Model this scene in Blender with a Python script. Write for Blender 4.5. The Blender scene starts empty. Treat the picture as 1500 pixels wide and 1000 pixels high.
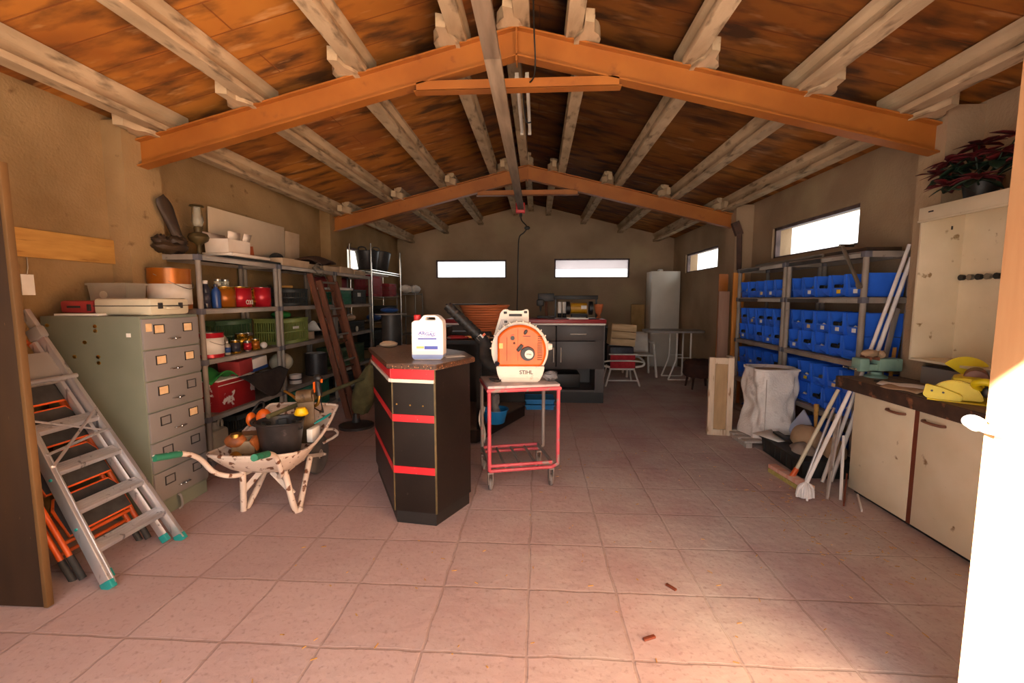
import bpy, bmesh, math, random
from mathutils import Vector, Matrix, Euler
random.seed(7)
PI = math.pi
SC = bpy.context.scene
COL = SC.collection

# ------------------------------------------------------------------ camera
cam_d = bpy.data.cameras.new('camera'); cam = bpy.data.objects.new('camera', cam_d); COL.objects.link(cam)
cam_d.sensor_width = 36.0; cam_d.lens = 15.6; cam_d.clip_start = 0.02; cam_d.clip_end = 200
cam.location = (0, 0, 1.5)
cam.rotation_euler = (math.radians(90 - 5.536), 0, math.radians(3.33))
SC.camera = cam

# ------------------------------------------------------------------ sky, sun, exposure
W = bpy.data.worlds.new('sky'); SC.world = W; W.use_nodes = True
bg = W.node_tree.nodes['Background']
bg.inputs['Color'].default_value = (1.0, 0.975, 0.95, 1); bg.inputs['Strength'].default_value = 0.9
sun_d = bpy.data.lights.new('sun', 'SUN'); sun_d.energy = 26.0; sun_d.angle = math.radians(0.6); sun_d.color = (1.0, 0.96, 0.91)
sun = bpy.data.objects.new('sun', sun_d); COL.objects.link(sun)
sun.rotation_euler = Vector((2.0, 1.0, -1.0)).to_track_quat('-Z', 'Y').to_euler()
sun.location = (-6, -3, 5)
def portal(loc, rot, sx, sy):
    d = bpy.data.lights.new('sky_portal', 'AREA'); d.shape = 'RECTANGLE'; d.size = sx; d.size_y = sy
    d.cycles.is_portal = True
    o = bpy.data.objects.new('sky_portal', d); COL.objects.link(o); o.location = loc; o.rotation_euler = rot
portal((-0.32, -0.36, 1.525), (PI / 2, 0, 0), 3.96, 3.05)
for wx, wy, wz, rz, ln in ((-1.6, 10.88, 2.2, PI, 1.7), (1.25, 10.88, 2.2, PI, 1.75), (3.41, 5.43, 2.23, PI / 2, 1.6), (3.41, 8.9, 2.23, PI / 2, 1.7), (-3.64, 8.55, 2.2, -PI / 2, 1.6)):
    portal((wx, wy, wz), (PI / 2, 0, rz), ln, .46)
SC.view_settings.view_transform = 'Standard'; SC.view_settings.look = 'None'
SC.view_settings.exposure = 1.94; SC.view_settings.gamma = 1.0; SC.view_settings.use_curve_mapping = False
try:
    SC.cycles.use_denoising = True; SC.cycles.max_bounces = 10; SC.cycles.diffuse_bounces = 7
    SC.cycles.sample_clamp_indirect = 6.0
except Exception: pass

# ------------------------------------------------------------------ mesh helpers
def V(*a): return Vector(a)
def rotm(rx=0, ry=0, rz=0): return Euler((rx, ry, rz)).to_matrix().to_4x4()

class MB:
    """collects shapes for ONE mesh object"""
    def __init__(s): s.b = bmesh.new()
    def _x(s, verts, M): bmesh.ops.transform(s.b, matrix=M, verts=verts)
    def box(s, cx, cy, cz, sx, sy, sz, rx=0, ry=0, rz=0, bev=0, taper=1.0):
        r = bmesh.ops.create_cube(s.b, size=1.0); vs = r['verts']
        for v in vs:
            v.co = Vector((v.co.x * sx, v.co.y * sy, v.co.z * sz))
            if taper != 1.0 and v.co.z < 0: v.co.x *= taper; v.co.y *= taper
        if bev:
            es = list({e for v in vs for e in v.link_edges})
            r2 = bmesh.ops.bevel(s.b, geom=es, offset=bev, segments=2, affect='EDGES', profile=0.5)
            vs = list({v for f in r2['faces'] for v in f.verts} | {v for v in vs if v.is_valid})
            seen = set(vs); st = list(vs)
            while st:
                v = st.pop()
                for e in v.link_edges:
                    o = e.other_vert(v)
                    if o not in seen: seen.add(o); st.append(o)
            vs = list(seen)
        s._x(vs, Matrix.Translation((cx, cy, cz)) @ rotm(rx, ry, rz)); return s
    def b2(s, x0, x1, y0, y1, z0, z1, bev=0):
        return s.box((x0 + x1) / 2, (y0 + y1) / 2, (z0 + z1) / 2, abs(x1 - x0), abs(y1 - y0), abs(z1 - z0), bev=bev)
    def bar(s, p0, p1, w, h, up=(0, 0, 1), bev=0):
        p0 = Vector(p0); p1 = Vector(p1); d = p1 - p0; L = d.length; y = d / L
        up = Vector(up)
        if abs(y.dot(up)) > .98: up = Vector((0, 1, 0)) if abs(y.y) < .9 else Vector((1, 0, 0))
        x = y.cross(up).normalized(); z = x.cross(y)
        M = Matrix((x, y, z)).transposed().to_4x4(); M.translation = (p0 + p1) / 2
        n = MB(); n.box(0, 0, 0, w, L, h, bev=bev); s.add(n, M); return s
    def add(s, other, M=None):
        me = bpy.data.meshes.new('tmp'); other.b.to_mesh(me)
        if M is not None: me.transform(M)
        s.b.from_mesh(me); bpy.data.meshes.remove(me); return s
    def cyl(s, p0, p1, r, r2=None, n=16, caps=True):
        p0 = Vector(p0); p1 = Vector(p1); d = p1 - p0
        q = d.to_track_quat('Z', 'Y').to_matrix().to_4x4(); q.translation = (p0 + p1) / 2
        bmesh.ops.create_cone(s.b, cap_ends=caps, segments=n, radius1=r, radius2=r if r2 is None else r2, depth=d.length, matrix=q)
        return s
    def tube(s, pts, r, n=8, closed=False, smooth=0, sq=False):
        pts = [Vector(p) for p in pts]
        if smooth: pts = catmull(pts, smooth, closed)
        N = len(pts); rings = []
        rr = r if isinstance(r, (list, tuple)) else None
        t0 = (pts[1] - pts[0]).normalized()
        ref = Vector((0, 0, 1)) if abs(t0.z) < .9 else Vector((1, 0, 0))
        u = (ref - t0 * ref.dot(t0)).normalized()
        for i, p in enumerate(pts):
            if closed: t = (pts[(i + 1) % N] - pts[i - 1]).normalized()
            else: t = (pts[min(i + 1, N - 1)] - pts[max(i - 1, 0)]).normalized()
            u = (u - t * u.dot(t))
            u = u.normalized() if u.length > 1e-6 else t.orthogonal().normalized()
            w = t.cross(u)
            R = r if rr is None else rr[min(len(rr) - 1, int(round(i * (len(rr) - 1) / max(1, N - 1))))]
            ring = []
            for k in range(n):
                a = 2 * PI * (k + (.5 if n == 4 else 0)) / n
                ring.append(s.b.verts.new(p + (u * math.cos(a) + w * math.sin(a)) * R * (1.414 if n == 4 else 1)))
            rings.append(ring)
        for i in range(N if closed else N - 1):
            A = rings[i]; B = rings[(i + 1) % N]
            for k in range(n): s.b.faces.new((A[k], A[(k + 1) % n], B[(k + 1) % n], B[k]))
        if not closed:
            s.b.faces.new(rings[0][::-1]); s.b.faces.new(rings[-1])
        return s
    def lathe(s, prof, c=(0, 0, 0), n=24, M=None):
        rings = []
        M = M or Matrix.Identity(4)
        for r, z in prof:
            if r < 1e-5: rings.append([s.b.verts.new(M @ Vector((c[0], c[1], c[2] + z)))])
            else: rings.append([s.b.verts.new(M @ Vector((c[0] + r * math.cos(2 * PI * k / n), c[1] + r * math.sin(2 * PI * k / n), c[2] + z))) for k in range(n)])
        for A, B in zip(rings, rings[1:]):
            for k in range(n):
                k2 = (k + 1) % n
                if len(A) == 1 and len(B) == 1: continue
                if len(A) == 1: s.b.faces.new((A[0], B[k2], B[k]))
                elif len(B) == 1: s.b.faces.new((A[k], A[k2], B[0]))
                else: s.b.faces.new((A[k], A[k2], B[k2], B[k]))
        return s
    def prism(s, poly, h0, h1, M=None, bev=0):
        """poly in local xy extruded along local z from h0 to h1, then M"""
        M = M or Matrix.Identity(4)
        n = len(poly)
        a = [s.b.verts.new(M @ Vector((p[0], p[1], h0))) for p in poly]
        b = [s.b.verts.new(M @ Vector((p[0], p[1], h1))) for p in poly]
        fs = [s.b.faces.new(a[::-1]), s.b.faces.new(b)]
        for k in range(n): fs.append(s.b.faces.new((a[k], a[(k + 1) % n], b[(k + 1) % n], b[k])))
        if bev:
            bmesh.ops.bevel(s.b, geom=list({e for f in fs for e in f.edges}), offset=bev, segments=2, affect='EDGES')
        return s
    def sph(s, c, rx, ry=None, rz=None, u=16, v=10, rot=None):
        ry = ry or rx; rz = rz or rx
        M = Matrix.Translation(c) @ (rot or Matrix.Identity(4)) @ Matrix.Diagonal((rx, ry, rz, 1))
        bmesh.ops.create_uvsphere(s.b, u_segments=u, v_segments=v, radius=1.0, matrix=M); return s
    def grid(s, fn, nu, nv, wrap=False):
        P = [[s.b.verts.new(fn(i / nu, j / nv)) for j in range(nv + 1)] for i in range(nu + (0 if wrap else 1))]
        m = len(P)
        for i in range(nu):
            for j in range(nv):
                s.b.faces.new((P[i][j], P[(i + 1) % m][j], P[(i + 1) % m][j + 1], P[i][j + 1]))
        return s
    def text(s, body, size, M, ext=0.001, align='CENTER'):
        cu = bpy.data.curves.new('t', 'FONT'); cu.body = body; cu.size = size; cu.extrude = ext; cu.align_x = align; cu.offset = size * .02; cu.align_y = 'CENTER'
        o = bpy.data.objects.new('t', cu); COL.objects.link(o)
        bpy.context.view_layer.update()
        me = bpy.data.meshes.new_from_object(o.evaluated_get(bpy.context.evaluated_depsgraph_get()))
        me.transform(M); s.b.from_mesh(me)
        bpy.data.objects.remove(o); bpy.data.curves.remove(cu); bpy.data.meshes.remove(me); return s
    def jitter(s, amt, seed=1):
        rnd = random.Random(seed)
        for v in s.b.verts: v.co += Vector((rnd.uniform(-1, 1), rnd.uniform(-1, 1), rnd.uniform(-1, 1))) * amt
        return s
    def o(s, name, mat, parent=None, bev=0, ang=40, sub=0, solid=0, label=None, flat=0, w=0):
        bmesh.ops.remove_doubles(s.b, verts=s.b.verts, dist=1e-6)
        bmesh.ops.recalc_face_normals(s.b, faces=s.b.faces)
        for f in s.b.faces: f.smooth = not flat
        if w and parent is not None: bmesh.ops.transform(s.b, matrix=wm(parent).inverted(), verts=s.b.verts)
        for e in s.b.edges:
            if len(e.link_faces) == 2:
                try: e.smooth = e.calc_face_angle() < math.radians(ang)
                except Exception: pass
        me = bpy.data.meshes.new(name); s.b.to_mesh(me); s.b.free()
        ob = bpy.data.objects.new(name, me); COL.objects.link(ob)
        if mat is not None: me.materials.append(M_[mat] if isinstance(mat, str) else mat)
        if parent is not None: ob.parent = parent
        if solid:
            m = ob.modifiers.new('solid', 'SOLIDIFY'); m.thickness = solid; m.offset = 0
        if bev:
            m = ob.modifiers.new('bevel', 'BEVEL'); m.width = bev; m.segments = 2; m.limit_method = 'ANGLE'; m.angle_limit = math.radians(40)
        if sub:
            m = ob.modifiers.new('sub', 'SUBSURF'); m.levels = sub; m.render_levels = sub
        if label: ob['label'] = label
        return ob

def wm(o):
    m = o.matrix_basis.copy()
    while o.parent: o = o.parent; m = o.matrix_basis @ m
    return m
def catmull(pts, k, closed=False):
    out = []; N = len(pts)
    for i in range(N if closed else N - 1):
        if closed: a, b, c, d = pts[i - 1], pts[i], pts[(i + 1) % N], pts[(i + 2) % N]
        else: a, b, c, d = pts[max(i - 1, 0)], pts[i], pts[i + 1], pts[min(i + 2, N - 1)]
        for j in range(k):
            t = j / k
            out.append(.5 * ((2 * b) + (c - a) * t + (2 * a - 5 * b + 4 * c - d) * t * t + (3 * b - a - 3 * c + d) * t ** 3))
    if not closed: out.append(pts[-1])
    return out

def tag(o, label, cat, group=None, kind=None):
    o['label'] = label; o['category'] = cat
    if group: o['group'] = group
    if kind: o['kind'] = kind
    return o
def T(name, label, cat, loc=(0, 0, 0), rz=0, group=None, rot=None):
    o = bpy.data.objects.new(name, None); COL.objects.link(o); o.empty_display_size = .05
    o.location = loc; o.rotation_euler = rot or (0, 0, rz)
    return tag(o, label, cat, group)
def S(mb, name, label, cat, mat, loc=None, rz=0, group=None, rot=None, **k):
    """a thing that is one mesh; without loc the mesh is in world coordinates and gets its origin at its base"""
    if loc is None:
        c = [v.co for v in mb.b.verts]
        loc = (sum(v.x for v in c) / len(c), sum(v.y for v in c) / len(c), min(v.z for v in c))
        bmesh.ops.translate(mb.b, vec=-Vector(loc), verts=mb.b.verts)
    o = mb.o(name, mat, **k); o.location = loc; o.rotation_euler = rot or (0, 0, rz)
    return tag(o, label, cat, group)
def ST(mb, name, mat, label=None, cat=None, parent=None, **k):
    if parent is not None and label: k['label'] = label
    o = mb.o(name, mat, parent, **k)
    if parent is None:
        o['kind'] = 'structure'
        if label: o['label'] = label
        if cat: o['category'] = cat
    return o
KIDS = {}
def dup(root, loc=None, rz=None, label=None, group=None, rot=None):
    def cp(o, par):
        c = o.copy(); COL.objects.link(c)
        if par is not None: c.parent = par
        for ch in [q for q in ALLKIDS(o)]: cp(ch, c)
        return c
    r = cp(root, None)
    if loc is not None: r.location = loc
    if rz is not None: r.rotation_euler = (0, 0, rz)
    if rot is not None: r.rotation_euler = rot
    if label: r['label'] = label
    if group: r['group'] = group
    return r
def ALLKIDS(o): return list(o.children)

# ------------------------------------------------------------------ materials
M_ = {}
def lin(h):
    h = h.lstrip('#'); c = [int(h[i:i + 2], 16) / 255 for i in (0, 2, 4)]
    return tuple(x / 12.92 if x <= .04045 else ((x + .055) / 1.055) ** 2.4 for x in c) + (1,)
def mat(name, c1, c2=None, scale=6, rough=.6, metal=0, bump=0, bscale=None, lo=.35, hi=.65, stretch=(1, 1, 1), c3=None, s3=25, lo3=.62, hi3=.7, spec=.5, detail=6, alpha=1, trans=0, coat=0, em=None):
    m = bpy.data.materials.new(name); m.use_nodes = True; nt = m.node_tree; N = nt.nodes; L = nt.links
    p = N['Principled BSDF']
    p.inputs['Roughness'].default_value = rough; p.inputs['Metallic'].default_value = metal
    p.inputs['Specular IOR Level'].default_value = spec
    p.inputs['Alpha'].default_value = alpha
    p.inputs['Transmission Weight'].default_value = trans
    p.inputs['Coat Weight'].default_value = coat
    if em: p.inputs['Emission Color'].default_value = lin(em[0]); p.inputs['Emission Strength'].default_value = em[1]
    a = lin(c1); p.inputs['Base Color'].default_value = a
    tc = N.new('ShaderNodeTexCoord'); mp = N.new('ShaderNodeMapping'); mp.inputs['Scale'].default_value = stretch
    L.new(tc.outputs['Object'], mp.inputs['Vector'])
    if c2:
        nz = N.new('ShaderNodeTexNoise'); nz.inputs['Scale'].default_value = scale; nz.inputs['Detail'].default_value = detail
        L.new(mp.outputs[0], nz.inputs['Vector'])
        rp = N.new('ShaderNodeMapRange'); rp.inputs['From Min'].default_value = lo; rp.inputs['From Max'].default_value = hi
        L.new(nz.outputs['Fac'], rp.inputs['Value'])
        mx = N.new('ShaderNodeMix'); mx.data_type = 'RGBA'; mx.inputs['A'].default_value = a; mx.inputs['B'].default_value = lin(c2)
        L.new(rp.outputs[0], mx.inputs['Factor']); out = mx.outputs['Result']
        if c3:
            n3 = N.new('ShaderNodeTexNoise'); n3.inputs['Scale'].default_value = s3; n3.inputs['Detail'].default_value = 4
            L.new(mp.outputs[0], n3.inputs['Vector'])
            r3 = N.new('ShaderNodeMapRange'); r3.inputs['From Min'].default_value = lo3; r3.inputs['From Max'].default_value = hi3
            L.new(n3.outputs['Fac'], r3.inputs['Value'])
            m3 = N.new('ShaderNodeMix'); m3.data_type = 'RGBA'; m3.inputs['B'].default_value = lin(c3)
            L.new(r3.outputs[0], m3.inputs['Factor']); L.new(out, m3.inputs['A']); out = m3.outputs['Result']
        L.new(out, p.inputs['Base Color'])
    if bump:
        nb = N.new('ShaderNodeTexNoise'); nb.inputs['Scale'].default_value = bscale or scale * 4; nb.inputs['Detail'].default_value = 6
        L.new(mp.outputs[0], nb.inputs['Vector'])
        bp = N.new('ShaderNodeBump'); bp.inputs['Strength'].default_value = bump; bp.inputs['Distance'].default_value = .01
        L.new(nb.outputs['Fac'], bp.inputs['Height']); L.new(bp.outputs[0], p.inputs['Normal'])
    M_[name] = m; return m

# setting
mat('stucco', '#a98b63', '#886d48', scale=1.3, rough=.95, bump=.55, bscale=55, c3='#6d5236', s3=9, lo3=.66, hi3=.8, spec=.2)
mat('stucco_grey', '#b0967a', '#967e64', scale=1.1, rough=.95, bump=.5, bscale=45, c3='#ad9a78', s3=1.2, lo3=.55, hi3=.8, spec=.2)
mat('concrete_joist', '#c4ab8b', '#a58e70', scale=5, rough=.9, bump=.5, bscale=30, c3='#6a5844', s3=12, lo3=.54, hi3=.72, spec=.2, stretch=(1, .35, 1))
mat('orange_steel', '#a66426', '#96561e', scale=3, rough=.5, c3='#7a4420', s3=8, lo3=.62, hi3=.8, bump=.1, bscale=8)
mat('ochre_wood', '#b5812f', '#96641f', scale=3, rough=.7, stretch=(1, 1, 8), bump=.2, bscale=20)

def floor_mat():
    m = bpy.data.materials.new('floor_tile'); m.use_nodes = True; nt = m.node_tree; N = nt.nodes; L = nt.links
    p = N['Principled BSDF']; p.inputs['Roughness'].default_value = .8; p.inputs['Specular IOR Level'].default_value = .3
    tc = N.new('ShaderNodeTexCoord'); mp = N.new('ShaderNodeMapping'); mp.inputs['Location'].default_value = (0.04, -0.02, 0)
    L.new(tc.outputs['Object'], mp.inputs['Vector'])
    nd = N.new('ShaderNodeTexNoise'); nd.inputs['Scale'].default_value = 6
    L.new(tc.outputs['Object'], nd.inputs['Vector'])
    ad = N.new('ShaderNodeMixRGB'); ad.blend_type = 'LINEAR_LIGHT'; ad.inputs['Fac'].default_value = .012
    L.new(mp.outputs[0], ad.inputs['Color1']); L.new(nd.outputs['Color'], ad.inputs['Color2'])
    br = N.new('ShaderNodeTexBrick'); br.offset = 0.0; br.squash = 1.0
    br.inputs['Scale'].default_value = 1.0; br.inputs['Brick Width'].default_value = .446; br.inputs['Row Height'].default_value = .429
    br.inputs['Mortar Size'].default_value = .0085; br.inputs['Mortar Smooth'].default_value = .55; br.inputs['Bias'].default_value = 0
    br.inputs['Color1'].default_value = lin('#b89b97'); br.inputs['Color2'].default_value = lin('#ac908d'); br.inputs['Mortar'].default_value = lin('#9f837d')
    L.new(ad.outputs[0], br.inputs['Vector'])
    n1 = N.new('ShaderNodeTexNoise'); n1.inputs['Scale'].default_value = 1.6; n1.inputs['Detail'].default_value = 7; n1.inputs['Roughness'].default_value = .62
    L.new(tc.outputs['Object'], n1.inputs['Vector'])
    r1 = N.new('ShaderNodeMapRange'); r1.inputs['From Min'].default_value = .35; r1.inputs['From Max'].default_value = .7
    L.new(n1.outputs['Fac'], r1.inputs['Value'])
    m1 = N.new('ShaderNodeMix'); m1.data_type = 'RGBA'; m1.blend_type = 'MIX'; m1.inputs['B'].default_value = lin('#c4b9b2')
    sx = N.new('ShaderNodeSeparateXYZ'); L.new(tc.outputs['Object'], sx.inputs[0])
    wr = N.new('ShaderNodeMapRange'); wr.interpolation_type = 'SMOOTHSTEP'; wr.inputs['From Min'].default_value = -.9; wr.inputs['From Max'].default_value = 1.3; wr.inputs['To Min'].default_value = .25; wr.inputs['To Max'].default_value = 1.0  # pale dust grows to the right, partly standing in for brighter light
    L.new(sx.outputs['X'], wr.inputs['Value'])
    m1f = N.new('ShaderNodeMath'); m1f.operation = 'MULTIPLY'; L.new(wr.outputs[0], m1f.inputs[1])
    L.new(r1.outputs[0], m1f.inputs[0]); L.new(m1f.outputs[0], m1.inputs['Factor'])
    L.new(br.outputs['Color'], m1.inputs['A'])
    n2 = N.new('ShaderNodeTexNoise'); n2.inputs['Scale'].default_value = 45; n2.inputs['Detail'].default_value = 5
    L.new(tc.outputs['Object'], n2.inputs['Vector'])
    r2 = N.new('ShaderNodeMapRange'); r2.inputs['From Min'].default_value = .56; r2.inputs['From Max'].default_value = .75; r2.inputs['To Max'].default_value = .5
    L.new(n2.outputs['Fac'], r2.inputs['Value'])
    m2 = N.new('ShaderNodeMix'); m2.data_type = 'RGBA'; m2.inputs['B'].default_value = lin('#80625a')
    L.new(r2.outputs[0], m2.inputs['Factor']); L.new(m1.outputs['Result'], m2.inputs['A']); L.new(m2.outputs['Result'], p.inputs['Base Color'])
    b1 = N.new('ShaderNodeBump'); b1.inputs['Strength'].default_value = .4; b1.inputs['Distance'].default_value = .006; b1.invert = True
    L.new(br.outputs['Fac'], b1.inputs['Height'])
    n4 = N.new('ShaderNodeTexNoise'); n4.inputs['Scale'].default_value = 14; n4.inputs['Detail'].default_value = 8
    L.new(tc.outputs['Object'], n4.inputs['Vector'])
    b2 = N.new('ShaderNodeBump'); b2.inputs['Strength'].default_value = .5; b2.inputs['Distance'].default_value = .012
    L.new(n4.outputs['Fac'], b2.inputs['Height']); L.new(b1.outputs[0], b2.inputs['Normal']); L.new(b2.outputs[0], p.inputs['Normal'])
    M_['floor_tile'] = m
floor_mat()

def ceiling_mat():
    m = bpy.data.materials.new('clay_boards'); m.use_nodes = True; nt = m.node_tree; N = nt.nodes; L = nt.links
    p = N['Principled BSDF']; p.inputs['Roughness'].default_value = .75; p.inputs['Specular IOR Level'].default_value = .3
    tc = N.new('ShaderNodeTexCoord')
    def noise(sc, st, det=4):
        mp = N.new('ShaderNodeMapping'); mp.inputs['Scale'].default_value = st; L.new(tc.outputs['Object'], mp.inputs['Vector'])
        n = N.new('ShaderNodeTexNoise'); n.inputs['Scale'].default_value = sc; n.inputs['Detail'].default_value = det; L.new(mp.outputs[0], n.inputs['Vector']); return n
    def rng(n, a, b, t=1.0):
        r = N.new('ShaderNodeMapRange'); r.inputs['From Min'].default_value = a; r.inputs['From Max'].default_value = b; r.inputs['To Max'].default_value = t
        L.new(n.outputs[0], r.inputs['Value']); return r
    def mix(A, fac, B, bl='MIX'):
        x = N.new('ShaderNodeMix'); x.data_type = 'RGBA'; x.blend_type = bl
        if isinstance(A, str): x.inputs['A'].default_value = lin(A)
        else: L.new(A, x.inputs['A'])
        x.inputs['B'].default_value = lin(B); L.new(fac.outputs[0], x.inputs['Factor']); return x.outputs['Result']
    c = mix('#b4732c', rng(noise(1.2, (1, 1, 1)), .35, .7), '#975620')
    c = mix(c, rng(noise(2.0, (1.2, 3.4, 1), 6), .46, .66, .9), '#472c17')
    c = mix(c, rng(noise(2.6, (1.2, 4.2, 1), 3), .6, .72, .6), '#cf9c66')
    c = mix(c, rng(noise(1.0, (.6, 1.1, 1), 3), .5, .72, .75), '#5f3416')
    br = N.new('ShaderNodeTexBrick'); br.offset = .5
    br.inputs['Scale'].default_value = 1.0; br.inputs['Brick Width'].default_value = 4; br.inputs['Row Height'].default_value = .27
    br.inputs['Mortar Size'].default_value = .006; br.inputs['Mortar Smooth'].default_value = .3
    br.inputs['Color1'].default_value = (0, 0, 0, 1); br.inputs['Color2'].default_value = (0, 0, 0, 1); br.inputs['Mortar'].default_value = (1, 1, 1, 1)
    L.new(tc.outputs['Object'], br.inputs['Vector'])
    c = mix(c, rng(br, 0, 1, .7), '#7a4018')
    L.new(c, p.inputs['Base Color'])
    b = N.new('ShaderNodeBump'); b.inputs['Strength'].default_value = .6; b.inputs['Distance'].default_value = .006; b.invert = True
    L.new(br.outputs['Fac'], b.inputs['Height']); L.new(b.outputs[0], p.inputs['Normal'])
    M_['clay_boards'] = m
ceiling_mat()

def glass_mat(name, tint, gl, dif=0, difc='#ffffff'):
    m = bpy.data.materials.new(name); m.use_nodes = True; nt = m.node_tree; N = nt.nodes; L = nt.links
    N.remove(N['Principled BSDF']); out = N['Material Output']
    t = N.new('ShaderNodeBsdfTransparent'); t.inputs['Color'].default_value = tint
    g = N.new('ShaderNodeBsdfGlossy'); g.inputs['Roughness'].default_value = .05
    x = N.new('ShaderNodeMixShader'); x.inputs[0].default_value = gl
    L.new(t.outputs[0], x.inputs[1]); L.new(g.outputs[0], x.inputs[2]); s = x.outputs[0]
    if dif:
        d = N.new('ShaderNodeBsdfTranslucent'); d.inputs['Color'].default_value = lin(difc)
        y = N.new('ShaderNodeMixShader'); y.inputs[0].default_value = dif
        L.new(s, y.inputs[1]); L.new(d.outputs[0], y.inputs[2]); s = y.outputs[0]
    L.new(s, out.inputs['Surface']); M_[name] = m
glass_mat('window_glass', (.95, .97, .97, 1), .06)
glass_mat('window_film', (.62, .58, .58, 1), .04, .55, '#d8cfd0')

# ------------------------------------------------------------------ setting: floor, walls, ceiling
XL, XR, YB, YF, XC = -3.36, 3.13, 10.6, -0.35, -0.17
def roofz(x): return 3.51 - .247 * abs(x - XC)          # underside of the joists
CT = .185                                                 # joist height
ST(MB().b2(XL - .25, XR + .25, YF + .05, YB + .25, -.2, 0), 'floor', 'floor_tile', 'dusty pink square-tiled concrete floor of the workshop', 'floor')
mat('yard', '#b0a494', '#9a8c7a', scale=2, rough=.95)
ST(MB().b2(-14, 14, -16, YF + .05, -.2, -.01), 'floor_outside', 'yard', 'pale bare yard outside the open doorway', 'ground')
mat('whitewash', '#cfc4b0', '#bdb09a', scale=2, rough=.95)
ST(MB().b2(-7.0, -6.8, 3.5, 16, 0, 4.6), 'wall_sun_block', 'whitewash', 'unseen whitewashed wall added outside to keep sun off the left window', 'wall')  # unseen wall, added to block direct sun through the left window
def wall_with_holes(u0, u1, z0, ztop, holes, plane, a, b):
    """wall slab with rectangular holes; u runs along the wall, plane 'x' -> slab spans x a..b"""
    mb = MB()
    us = sorted({u0, u1, *[h[0] for h in holes], *[h[1] for h in holes]})
    for p, q in zip(us, us[1:]):
        zs = [(z0, None)]
        hs = [h for h in holes if h[0] <= p + 1e-6 and h[1] >= q - 1e-6]
        segs = []
        if hs:
            h = hs[0]; segs = [(z0, h[2])] if h[2] > z0 + 1e-6 else []
            segs.append((h[3], None))
        else: segs = [(z0, None)]
        for s0, s1 in segs:
            cut = [p, q] if not (callable(ztop) and p < XC < q and plane == 'y') else [p, XC, q]
            for c0, c1 in zip(cut, cut[1:]):
                t0 = s1 if s1 is not None else (ztop(c0) if callable(ztop) else ztop)
                t1 = s1 if s1 is not None else (ztop(c1) if callable(ztop) else ztop)
                poly = [(c0, s0), (c1, s0), (c1, t1), (c0, t0)]
                if plane == 'y': Mx = Matrix(((1, 0, 0, 0), (0, 0, 1, 0), (0, 1, 0, 0), (0, 0, 0, 1)))
                else: Mx = Matrix(((0, 0, 1, 0), (1, 0, 0, 0), (0, 1, 0, 0), (0, 0, 0, 1)))
                mb.prism(poly, a, b, Mx)
    return mb
topz = lambda x: roofz(x) + CT + .02
ST(wall_with_holes(XL, XR, 0, topz, [(-2.44, -.75, 1.985, 2.41), (.38, 2.13, 1.985, 2.43)], 'y', YB, YB + .25), 'wall_back', 'stucco_grey', flat=1, label='back gable wall of greyish tan render with two slot windows', cat='wall')
ST(wall_with_holes(YF, YB + .25, 0, topz(XL), [(7.75, 9.35, 2.0, 2.42)], 'x', XL - .25, XL), 'wall_left', 'stucco', flat=1, label='rough tan rendered wall behind the grey shelving', cat='wall')
ST(wall_with_holes(YF, YB + .25, 0, topz(XR), [(4.62, 6.24, 2.03, 2.43), (8.05, 9.75, 2.04, 2.43)], 'x', XR, XR + .25), 'wall_right', 'stucco_grey', flat=1, label='greyish brown rendered wall behind the blue bins', cat='wall')
ST(wall_with_holes(XL, XR, 0, topz, [(-2.3, 1.66, 0, 3.05)], 'y', YF, YF + .25), 'wall_front', 'stucco', flat=1, label='front wall around the open doorway', cat='wall')
# pilasters under the roof frames
for nm, x0, x1, y in (('trim_1', XL, -3.2, 3.53), ('trim_2', XL, -3.2, 6.96), ('trim_3', 2.88, XR, 3.55), ('trim_4', 2.88, XR, 6.96)):
    side = 'tan' if x0 < 0 else 'greyish'
    ST(MB().b2(x0 - (.1 if x0 < 0 else 0), x1 + (0 if x0 < 0 else .1), y - (.11 if nm == 'trim_3' else .17), y + (.11 if nm == 'trim_3' else .17), 0, roofz(-3.2 if x0 < 0 else 2.88) + .1), nm, 'stucco' if x0 < 0 else 'stucco_grey',
       '%s rendered pilaster carrying the %s roof frame' % (side, 'nearer' if y < 5 else 'farther'), 'pilaster')
cl = MB()
for s in (-1, 1):
    xe = (XL - .3) if s < 0 else (XR + .3)
    ze, zr = roofz(xe) + CT, roofz(XC) + CT
    poly = [(XC, zr), (xe, ze), (xe, ze + .06), (XC, zr + .06)]
    cl.prism(poly, YF - .1, YB + .3, Matrix(((1, 0, 0, 0), (0, 0, 1, 0), (0, 1, 0, 0), (0, 0, 0, 1))))
ST(cl, 'ceiling', 'clay_boards', 'stained orange clay boards of the pitched ceiling', 'ceiling')

# windows
def window(n, plane, u0, u1, z0, z1, at, label, film=False):
    t = MB(); w = .035; d = .06
    def put(mb, a0, a1, b0, b1, k=0, dd=d):
        if plane == 'y': mb.b2(a0, a1, at + .06 - dd / 2 + k, at + .06 + dd / 2 + k, b0, b1)
        else:
            sg = 1 if at > 0 else -1
            mb.b2(at + sg * (.06 - dd / 2 + k), at + sg * (.06 + dd / 2 + k), a0, a1, b0, b1)
    put(t, u0, u1, z1 - w, z1); put(t, u0, u1, z0, z0 + w * .6); put(t, u0, u0 + w, z0, z1); put(t, u1 - w, u1, z0, z1)
    fr = ST(t, 'window_%d' % n, 'dark_window_frame', label, 'window')
    g = MB(); put(g, u0 + w, u1 - w, z0 + w * .6, z1 - w, 0, .006); g.o('pane', 'window_glass', fr)
    if film:
        g = MB(); put(g, u0 + w, u1 - w, z0 + (z1 - z0) * .45, z1 - w, -.02, .004); g.o('film', 'window_film', fr, label='torn greyish plastic film')
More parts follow.
